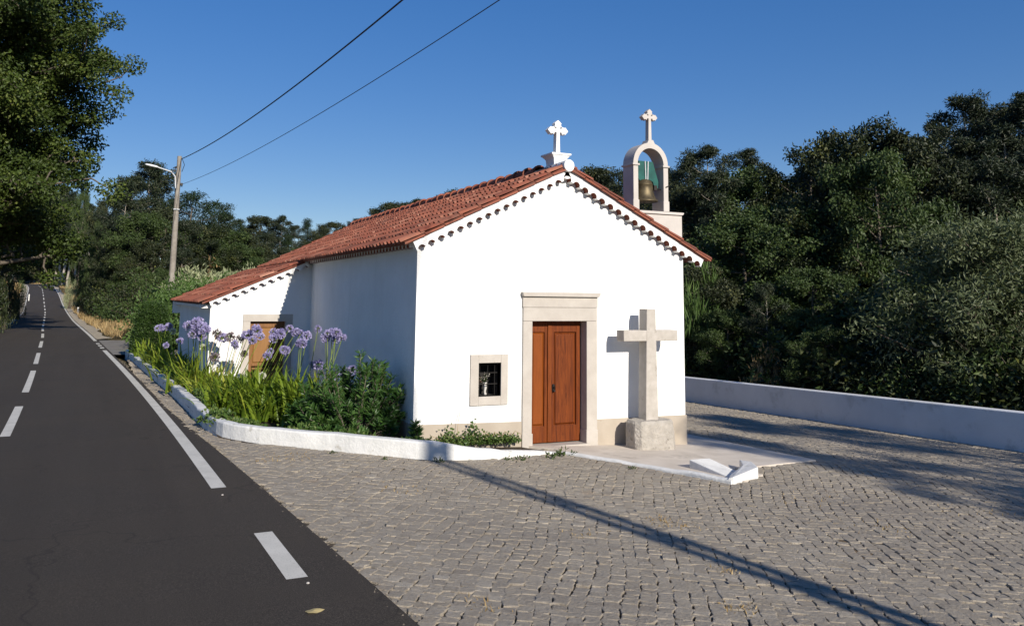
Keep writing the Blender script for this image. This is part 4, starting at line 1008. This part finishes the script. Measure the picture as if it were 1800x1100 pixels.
heads = [  # photo bearing, height line, range on plan, radius, kind
    (283, 577, 27, .14, 'blue'), (297, 574, 26.5, .13, 'blue'), (304, 582, 26, .11, 'white'), (330, 572, 20.4, .12, 'blue'), (344, 567, 20, .13, 'blue'), (356, 574, 19.8, .13, 'blue'), (338, 588, 20, .11, 'blue'), (355, 592, 19.6, .11, 'blue'), (316, 599, 21.5, .10, 'blue'), (362, 578, 19.6, .12, 'blue'),
    (357, 611, 21, .10, 'white'), (381, 585, 20, .11, 'spent'), (392, 594, 20, .13, 'blue'), (405, 592, 19.5, .12, 'spent'), (378, 628, 19.5, .12, 'spent'), (421, 596, 19.3, .10, 'spent'), (412, 604, 19, .09, 'blue'), (437, 588, 19, .13, 'blue'), (452, 582, 18.8, .13, 'blue'), (444, 598, 18.6, .11, 'blue'), (429, 622, 19, .09, 'spent'),
    (492, 587, 18, .135, 'blue'), (481, 584, 18.4, .10, 'blue'), (520, 584, 18, .11, 'blue'), (509, 577, 18.6, .09, 'blue'), (502, 616, 17.6, .11, 'blue'), (470, 625, 18, .10, 'blue'), (461, 660, 17.4, .08, 'white'), (540, 590, 16.2, .10, 'blue'), (530, 603, 16, .11, 'blue'),
    (572, 593, 15.2, .105, 'blue'), (592, 586, 15.0, .105, 'blue'), (583, 584, 15.3, .09, 'blue'), (560, 641, 16, .115, 'blue'), (590, 660, 15.6, .09, 'blue'), (619, 651, 15.4, .10, 'blue'), (606, 657, 15.8, .08, 'blue')]
# clumps of leaves along the bed (plan position) ; each takes the flower stalks nearest to it
clumps = []
for i, (x, y, r, nl, L, ye) in enumerate([(250, 640, 32, 34, .75, .55), (268, 640, 28.5, 40, .8, .6), (290, 655, 26, 44, .8, .6), (310, 665, 24, 44, .8, .65), (335, 680, 22.5, 44, .8, .6), (350, 690, 20.5, 44, .78, .6), (372, 700, 19, 44, .75, .6), (330, 700, 20.6, 30, .6, .7),
                                          (400, 720, 17.8, 44, .75, .45), (395, 735, 16.9, 34, .6, .35), (432, 730, 17.0, 44, .85, .35), (470, 740, 16.4, 44, .9, .35), (510, 745, 16.0, 44, .9, .3), (545, 750, 15.6, 46, .95, .3), (575, 755, 15.6, 36, .8, .3), (450, 745, 15.7, 26, .6, .3), (530, 760, 14.9, 20, .55, .45)]):
    d = ray(x, y); k = r/math.hypot(d[0], d[1]); X, Y = d[0]*k, d[1]*k
    X = max(X, float(np.interp(Y, [q[1] for q in KERB[3:]][::1], [q[0] for q in KERB[3:]]))+.35) if Y > 14.5 else X
    X = min(X, 1.95 if Y > 20.3 else 4.2)
    side = ('far end', 'annexe corner', 'kerb', 'annexe door', 'dark shrub')[min(4, i//4)]
    nth = ('first', 'second', 'third', 'fourth', 'fifth', 'sixth', 'seventh', 'eighth', 'ninth', 'tenth', 'eleventh', 'twelfth', 'thirteenth', 'fourteenth', 'fifteenth', 'sixteenth', 'seventeenth')[i]
    clumps.append(agapanthus((X, Y, soilz(X, Y)), '%s agapanthus clump from the far end of the bed, near the %s' % (nth, side), int(nl*2.3), L*1.05, ye))
for (x, y, r, R, kind) in heads:
    h = at_range(x, y, r)
    c = min(clumps, key=lambda q: (q.location.x-h[0])**2+(q.location.y-h[1])**2); b = np.array(c.location); 
    b2 = b+(h-b)*[.35, .35, 0]+np.array([rng.normal(0, .04), rng.normal(0, .04), .02])
    umbel(c, b2, h, R*.88, kind)
    if kind == 'blue':
        h2 = h+np.array([rng.normal(0, .13), rng.normal(0, .1), rng.normal(-.05, .08)]); umbel(c, b2+[rng.normal(0, .06), rng.normal(0, .06), 0], h2, R*.74, 'blue', 54)
# oleander-like dark shrub at the chapel corner
def oleander(loc, R, H, label, nb=150):
    root = thing('oleander', label, 'shrub', loc); L0 = np.array(loc, float); m = MB(); P = []; D = []; Tn = []
    for k in range(nb):
        a = rng.uniform(0, 2*PI); q = rng.uniform(.05, 1)**.5; z = H*math.sqrt(max(.05, 1-(q*.9)**2))*rng.uniform(.45, 1.05)*(1 if k % 3 else .45)
        e = L0+np.array([R[0]*q*math.cos(a), R[1]*q*math.sin(a), z]); b = L0+np.array([R[0]*.2*math.cos(a), R[1]*.2*math.sin(a), -.05]); md = (b+e)/2+np.array([0, 0, .05*H])
        m.tube([b, md, e], [.014, .010, .005], 5, cap=False)
        ax = (e-md); ax /= np.linalg.norm(ax); ax = ax*.5+np.array([0, 0, .6]); ax /= np.linalg.norm(ax); t0 = rng.normal(.45, .15)
        for j in range(58):
            f = rng.uniform(.0, 1)**.6; pos = md+(e-md)*f if f < .95 else e
            o = rand_dirs(1)[0]; dd = o-ax*np.dot(o, ax); dd = dd/np.linalg.norm(dd)+ax*rng.uniform(.25, 1.3); P.append(pos+ax*rng.uniform(-.02, .03)); D.append(dd); Tn.append(t0+rng.normal(0, .2)+(.15 if f > .9 else 0))
    m.build('stems', 'bark', root)
    n = len(P); leaf_mesh('foliage', P, D, .115*rng.uniform(.7, 1.3, n), .026*rng.uniform(.8, 1.2, n), 'oleander_leaf', root, np.array(Tn), .2)
    return root
q = onG(640, 778); oleander((3.72, 13.55, soilz(3.7, 13.5)-.05), (.84, .64), 1.36, 'big dark green narrow leaved shrub at the chapel corner')
oleander((3.25, 13.9, soilz(3.2, 13.9)-.05), (.5, .45), .98, 'smaller dark narrow leaved shrub left of the big corner shrub', 50)
oleander((4.36, 12.62, soilz(4.4, 12.6)-.02), (.12, .12), .42, 'single leafy sprig standing in front of the chapel wall corner', 7)
# low leafy cover along the kerb and at the foot of the facade
def cover(pts, n, hgt, wid, L, W, mat, name, label=None, kind='stuff'):
    pts = [np.array(p, float) for p in pts]; seg = [np.linalg.norm(b-a) for a, b in zip(pts[:-1], pts[1:])]; cum = np.cumsum([0]+seg); P = []; D = []
    for s_ in rng.uniform(0, cum[-1], n):
        i = min(len(seg)-1, int(np.searchsorted(cum, s_)-1)); i = max(i, 0); f = (s_-cum[i])/seg[i]; b = pts[i]*(1-f)+pts[i+1]*f
        hh = hgt*(.45+.55*math.sin(s_*5.1+1)*math.sin(s_*1.9))*rng.uniform(.2, 1)
        P.append(b+[rng.normal(0, wid), rng.normal(0, wid), abs(hh)]); o = rand_dirs(1)[0]; D.append(o+[0, 0, .5])
    o = leaf_mesh(name, P, D, L*rng.uniform(.6, 1.3, n), W*rng.uniform(.7, 1.3, n), mat, origin=pts[0])
    return tag(o, label, None, None, kind)
fr = [(k[0]+.1, k[1]+.42, soilz(k[0], k[1])+.03) for k in KERB[2:8]]
cover(fr, 4200, .24, .085, .07, .05, 'ivy_leaf', 'ground_cover', 'low leafy ground cover behind the white kerb')
cover([(k[0]+.3, k[1]+.1, soilz(k[0], k[1])+.02) for k in KERB[8:]], 2200, .25, .10, .09, .04, 'ivy_leaf', 'ground_cover', 'leafy ground cover along the roadside kerb')
iv = thing('trailing_ivy', 'low strip of trailing green ivy at the foot of the facade left of the door', 'plant', (5.2, 12.7, -.1))
P = []; 
for k in range(1500):
    x = rng.uniform(4.5, 6.2); e = .17*math.exp(-((x-5.3)/.5)**2)*(.6+.4*math.sin(x*13))+.07; P.append((x, 12.70+rng.normal(0, .05), -.19+abs(rng.normal(0, e*.6))))
leaf_mesh('ivy_leaves', P, rand_dirs(len(P))+[0, -.6, .4], .05*rng.uniform(.6, 1.2, len(P)), .045, 'ivy_leaf', iv)
m = MB()
for k in range(9):
    x = 4.6+k*.18; m.tube([(x, 12.72, -.2), (x+.1, 12.70, -.02), (x+.22, 12.72, -.08)], .005, 5)
m.tube([(5.13, 12.72, -.1), (5.16, 12.75, .15), (5.2, 12.78, .30), (5.26, 12.8, .42)], [.004, .003, .003, .002], 5)
m.build('ivy_stems', 'dry_stem', iv)
# weeds along the kerb
def weed(loc, label, n=26, s=.07):
    w = thing('weed', label, 'weed', loc, 'weeds along the kerb'); L0 = np.array(loc); P = L0+rng.normal(0, 1, (n, 3))*[s*.5, s*.5, s*.3]; P[:, 2] = L0[2]+np.abs(P[:, 2]-L0[2])
    leaf_mesh('leaves', P, rand_dirs(n)+[0, 0, .7], s*.7*rng.uniform(.6, 1.3, n), s*.35, 'shrub_leaf', w)
for x, y, s, lab in [(986, 801, .12, 'largest weed where the kerb sinks into the paving'), (972, 806, .09, 'weed just left of the largest weed at the sinking kerb'), (918, 809, .08, 'small weed at the kerb below the door'), (893, 809, .06, 'small weed at the kerb below the window'),
                     (770, 812, .07, 'dark weed at the foot of the kerb inside the pole shadow'), (1112, 824, .05, 'tiny weed on the edge of the forecourt'), (585, 797, .05, 'tiny weed at the foot of the kerb below the shrubs'), (676, 808, .05, 'tiny weed at the kerb below the dark shrub'), (1010, 800, .07, 'flat weed on the forecourt edge right of the largest weed')]:
    p = onG(x, y); weed(tuple(p), lab, 26, s)
# dry grass
def grass(name, pts, L, mat, label, W=.02):
    n = len(pts); o = leaf_mesh(name, pts, rng.normal(0, .35, (n, 3))+[0, 0, 1], L*rng.uniform(.5, 1.3, n), W, mat, origin=pts[0]); tag(o, label, None, None, 'stuff')
def scatter(n, fx, fy):
    Y = rng.uniform(*fy, n); off = rng.uniform(*fx, n)**1.0; X = xr(Y)+off; return np.stack([X, Y, T(X, Y)-.03], -1)
pts = np.concatenate([scatter(14000, (3.15, 8.5), (51, 190)), scatter(5000, (3.6, 7), (120, 300)), scatter(7000, (5.5, 13), (50, 85))]); grass('dry_grass', pts, .55, 'straw', 'dry golden grass on the verge right of the far road', .05)
pts = np.concatenate([scatter(9000, (-9, -3.5), (76, 190)), scatter(3000, (-7, -3.7), (150, 300))]); grass('dry_grass', pts, .55, 'straw', 'dry golden grass on the verge left of the far road', .05)
X = rng.uniform(17.4, 26, 9000); Y = rng.uniform(2, 34, 9000); pts = np.stack([X, Y, T(X, Y)-.02], -1); grass('undergrowth', pts, .5, 'oak_leaf', 'dark undergrowth on the slope behind the wall', .05)

def pebbles(P, r):
    n = len(P); d = np.array([(1, 0, 0), (.3, .95, 0), (-.8, .6, 0), (-.8, -.6, 0), (.3, -.95, 0)]); V = []; Q = []
    a = rng.uniform(0, 2*PI, n); s0 = r*rng.uniform(.5, 1.6, n)
    for k in range(5):
        x = d[k, 0]*np.cos(a)-d[k, 1]*np.sin(a); y = d[k, 0]*np.sin(a)+d[k, 1]*np.cos(a)
        V.append(P+np.stack([x*s0, y*s0*.8, np.zeros(n)-.002], -1))
    V.append(P+np.stack([s0*.1, s0*.1, s0*.75], -1)); V = np.stack(V, 1).reshape(-1, 3); b = np.arange(n)*6
    Q = np.concatenate([np.stack([b+k, b+(k+1) % 5, b+5], -1) for k in range(5)])
    return V, Q
n = 1500; Y = rng.uniform(2.5, 34, n); off = np.array([edge_r(float(y)) for y in Y])+rng.normal(.035, .035, n)*(1+.6*np.sin(Y*2.1)*np.sin(Y*.7)); X = np.interp(Y, RY, RP[:, 0])+off
V, Q = pebbles(np.stack([X, Y, np.maximum(np.interp(Y, RY, RP[:, 1])*(off < np.array([edge_r(float(y)) for y in Y])), G(X, Y)+.004)*0+np.where(off < np.array([edge_r(float(y)) for y in Y]), np.interp(Y, RY, RP[:, 1]), G(X, Y)+.005)], -1), .0075)
tag(raw('loose_gravel', V, Q, np.full(len(Q), 3), 'grit', origin=V[0]), 'loose gravel along the joint of asphalt and cobbles', None, None, 'stuff')
tf = []
for x, y, r, k in [(1183, 922, .16, 90), (1170, 915, .10, 50), (1275, 1005, .06, 40), (1300, 1070, .08, 50), (500, 806, .22, 120), (1030, 940, .12, 50), (1730, 900, .25, 70), (840, 1060, .1, 40), (1560, 930, .2, 60), (700, 860, .2, 50), (1420, 880, .25, 60)]:
    p = onG(x, y); q_ = rng.normal(0, r, (k, 2)); P_ = np.stack([p[0]+q_[:, 0], p[1]+q_[:, 1]], -1); tf.append(np.stack([P_[:, 0], P_[:, 1], G(P_[:, 0], P_[:, 1])-.012], -1))
tf = np.concatenate(tf); n = len(tf); tag(leaf_mesh('dry_joint_weeds', tf, rng.normal(0, .6, (n, 3))+[0, 0, .8], .045*rng.uniform(.5, 1.4, n), .012, 'straw', origin=tf[0]), 'dry tufts growing in the joints of the cobbles', None, None, 'stuff')

# fallen leaf and specks on the road
p = np.array(road_pt(0, 6)); d = ray(551, 1073); t = (0.031-CZ)/d[2]; p = CAM+d*t; p[2] = float(np.interp(p[1], RY, RP[:, 1]))
lf = MB(); ang = .4; vs = []
for k in range(14):
    a = 2*PI*k/14; r = .042*(1+.25*math.cos(3*a)+.15*math.cos(5*a)); vs.append((p[0]+r*math.cos(a)*1.3, p[1]+r*math.sin(a), p[2]+.008+.006*math.sin(2*a)))
lf.add(vs+[(p[0], p[1], p[2]+.012)], [(i, (i+1) % 14, 14) for i in range(14)]); tag(lf.build('fallen_leaf', 'dead_leaf', origin=tuple(p)), 'pale yellow fallen leaf lying on the asphalt near the camera', 'leaf')
for x, y, lab in [(391, 869, 'tiny pale pebble near the end of the white edge line'), (541, 1030, 'tiny pale pebble beside the near white dash')]:
    d = ray(x, y); t = (.0-CZ)/d[2]; p = CAM+d*t; z = float(np.interp(p[1], RY, RP[:, 1])); m = MB(); m.lathe([(.008, 0), (.014, .005), (.009, .012), (.002, .014)], (p[0], p[1], z), 7); tag(m.build('pebble', 'granite', origin=(p[0], p[1], z)), lab, 'pebble')

# ------------------------------------------------------------------ poles, lamp and cables
def pole(loc, H, r0, r1, label):
    o = thing('utility_pole', label, 'pole', loc); x, y, z = loc; return o
px_, py_ = 2.84, 45.0; pz = float(T(px_, py_))
pp = thing('utility_pole', 'weathered grey pole carrying a street lamp arm and overhead cables', 'pole', (px_, py_, pz))
m = MB(); m.tube([(px_, py_, pz-.5), (px_, py_, 5), (px_, py_, 9.05)], [.16, .135, .105], 12); m.build('shaft', 'pole_wood', pp)
m = MB(); m.tube([(px_-.1, py_-.14, 7.4), (px_-.16, py_-.14, 8.0), (px_-.35, py_-.14, 8.22), (px_-1.0, py_-.14, 8.40)], .03, 8); m.build('lamp_arm', 'galvanised', pp)
m = MB(); lx = px_-.95
m.rings([[(lx-t*.62, py_-.14+w*math.cos(a), 8.40+t*.10+h*math.sin(a)) for a in np.linspace(0, 2*PI, 12, endpoint=False)] for t, w, h in ((0, .04, .03), (.15, .10, .055), (.6, .12, .065), (.92, .08, .045), (1, .02, .015))])
m.build('lamp_head', 'lamp_white', pp, smooth=True)
m = MB()
for k in range(5): m.tube([(px_-.16, py_-.17, 8.30+.03*k), (px_-.30, py_-.20, 8.18), (px_-.27, py_-.2, 8.42), (px_-.12, py_-.17, 8.5-.02*k)], .018, 5)
m.build('cable_coil', 'cable', pp); m = MB()
m.tube([(px_+.10, py_-.15, 8.95), (px_+.24, py_-.2, 8.6), (px_+.14, py_-.16, 8.25)], .016, 5); m.build('drop_cable', 'cable', pp); m = MB(); m.tube([(px_-.14, py_-.16, 6.35), (px_+.14, py_-.16, 6.35)], .03, 6); m.build('bracket', 'galvanised', pp); m = MB(); m.box(px_+.10, px_+.22, py_-.2, py_, 7.55, 7.68); m.build('junction_box', 'cable', pp)
nx_, ny_ = 6.62, -5.6; nz = float(G(nx_, ny_))
np2 = thing('utility_pole', 'tall twin legged concrete pole behind the camera whose shadow crosses the cobbles', 'pole', (nx_, ny_, nz))
for s_ in (-1, 1):
    m = MB(); m.rings([[(nx_+s_*.11+a*w, ny_+b*.08, z) for a, b in ((-1, -1), (1, -1), (1, 1), (-1, 1))] for z, w in ((nz-.4, .085), (9.2, .065))]); m.build('leg', 'granite', np2)
m = MB()
for z in np.arange(.3, 9.3, .75): m.box(nx_-.05, nx_+.05, ny_-.06, ny_+.06, z, z+.18)
m.build('web', 'granite', np2)
def cable(P0, P1, sag, r, label):
    P0, P1 = np.array(P0, float), np.array(P1, float); pts = [P0*(1-t)+P1*t-np.array([0, 0, sag*4*t*(1-t)]) for t in np.linspace(0, 1, 40)]
    m = MB(); m.tube(pts, r, 6); tag(m.build('overhead_cable', 'cable', origin=tuple(P0)), label, 'cable')
CABLES = True
cable((px_+.08, py_-.1, 8.9), (nx_-.1, ny_, 9.15), 1.0, .019, 'thick black overhead cable running from the lamp pole to the top of the photo')
cable((px_+.1, py_, 7.6), (nx_+.1, ny_, 7.55), .75, .0085, 'thin overhead wire, the lower and fainter of the two')
# marker posts
for x, y, r, h, lab in [(137, 546, 108, .9, 'small white marker post by the bushes right of the far road'), (51, 522, 150, 1.0, 'small white marker post on the left inside of the far bend')]:
    p = at_range(x, y, r); z = float(T(p[0], p[1])); m = MB(); m.box(p[0]-.08, p[0]+.08, p[1]-.06, p[1]+.06, z-.2, z+h, bev=.02); tag(m.build('marker_post', 'kerb_paint', origin=(p[0], p[1], z)), lab, 'post')

# ------------------------------------------------------------------ sky, sun, camera
w = bpy.data.worlds.new('World'); bpy.context.scene.world = w; w.use_nodes = True
nt = w.node_tree; sk = nt.nodes.new('ShaderNodeTexSky'); sk.sky_type = 'NISHITA'; sk.sun_disc = False
Ld = Vector(SUN_L).normalized(); el = math.asin(-Ld.z); az = math.atan2(-Ld.x, -Ld.y)
sk.sun_elevation = el; sk.sun_rotation = az; sk.altitude = 1200; sk.air_density = 1.0; sk.dust_density = 0; sk.ozone_density = 3.5
hs_ = nt.nodes.new('ShaderNodeHueSaturation'); hs_.inputs['Saturation'].default_value = 1.70; hs_.inputs['Hue'].default_value = .518; gm_ = nt.nodes.new('ShaderNodeGamma'); gm_.inputs['Gamma'].default_value = .58; nt.links.new(sk.outputs[0], gm_.inputs['Color']); nt.links.new(gm_.outputs[0], hs_.inputs['Color']); nt.links.new(hs_.outputs[0], nt.nodes['Background'].inputs['Color']); nt.nodes['Background'].inputs['Strength'].default_value = .145
sl = bpy.data.lights.new('sun', 'SUN'); sl.energy = 4.3; sl.angle = math.radians(.53); sl.color = (1, .93, .82)
so = bpy.data.objects.new('sun', sl); C.objects.link(so); so.rotation_euler = Ld.to_track_quat('-Z', 'Y').to_euler(); so.location = (0, -20, 30)
cam = bpy.data.cameras.new('camera'); co = bpy.data.objects.new('camera', cam); C.objects.link(co)
from mathutils import Matrix
co.matrix_world = Matrix(((CR[0], CU[0], -CF[0], 0), (CR[1], CU[1], -CF[1], 0), (CR[2], CU[2], -CF[2], CZ), (0, 0, 0, 1)))
cam.sensor_fit = 'HORIZONTAL'; cam.sensor_width = 36; cam.lens = F_PX/1800*36; cam.shift_x = 0; cam.shift_y = -(550-PY)/1800
cam.clip_start = .1; cam.clip_end = 6000
sc = bpy.context.scene; sc.camera = co
sc.view_settings.view_transform = 'Standard'; sc.view_settings.look = 'None'; sc.view_settings.exposure = .52; sc.view_settings.gamma = 1
sc.render.engine = 'CYCLES'; sc.cycles.use_denoising = True; sc.cycles.max_bounces = 6; sc.cycles.transparent_max_bounces = 4
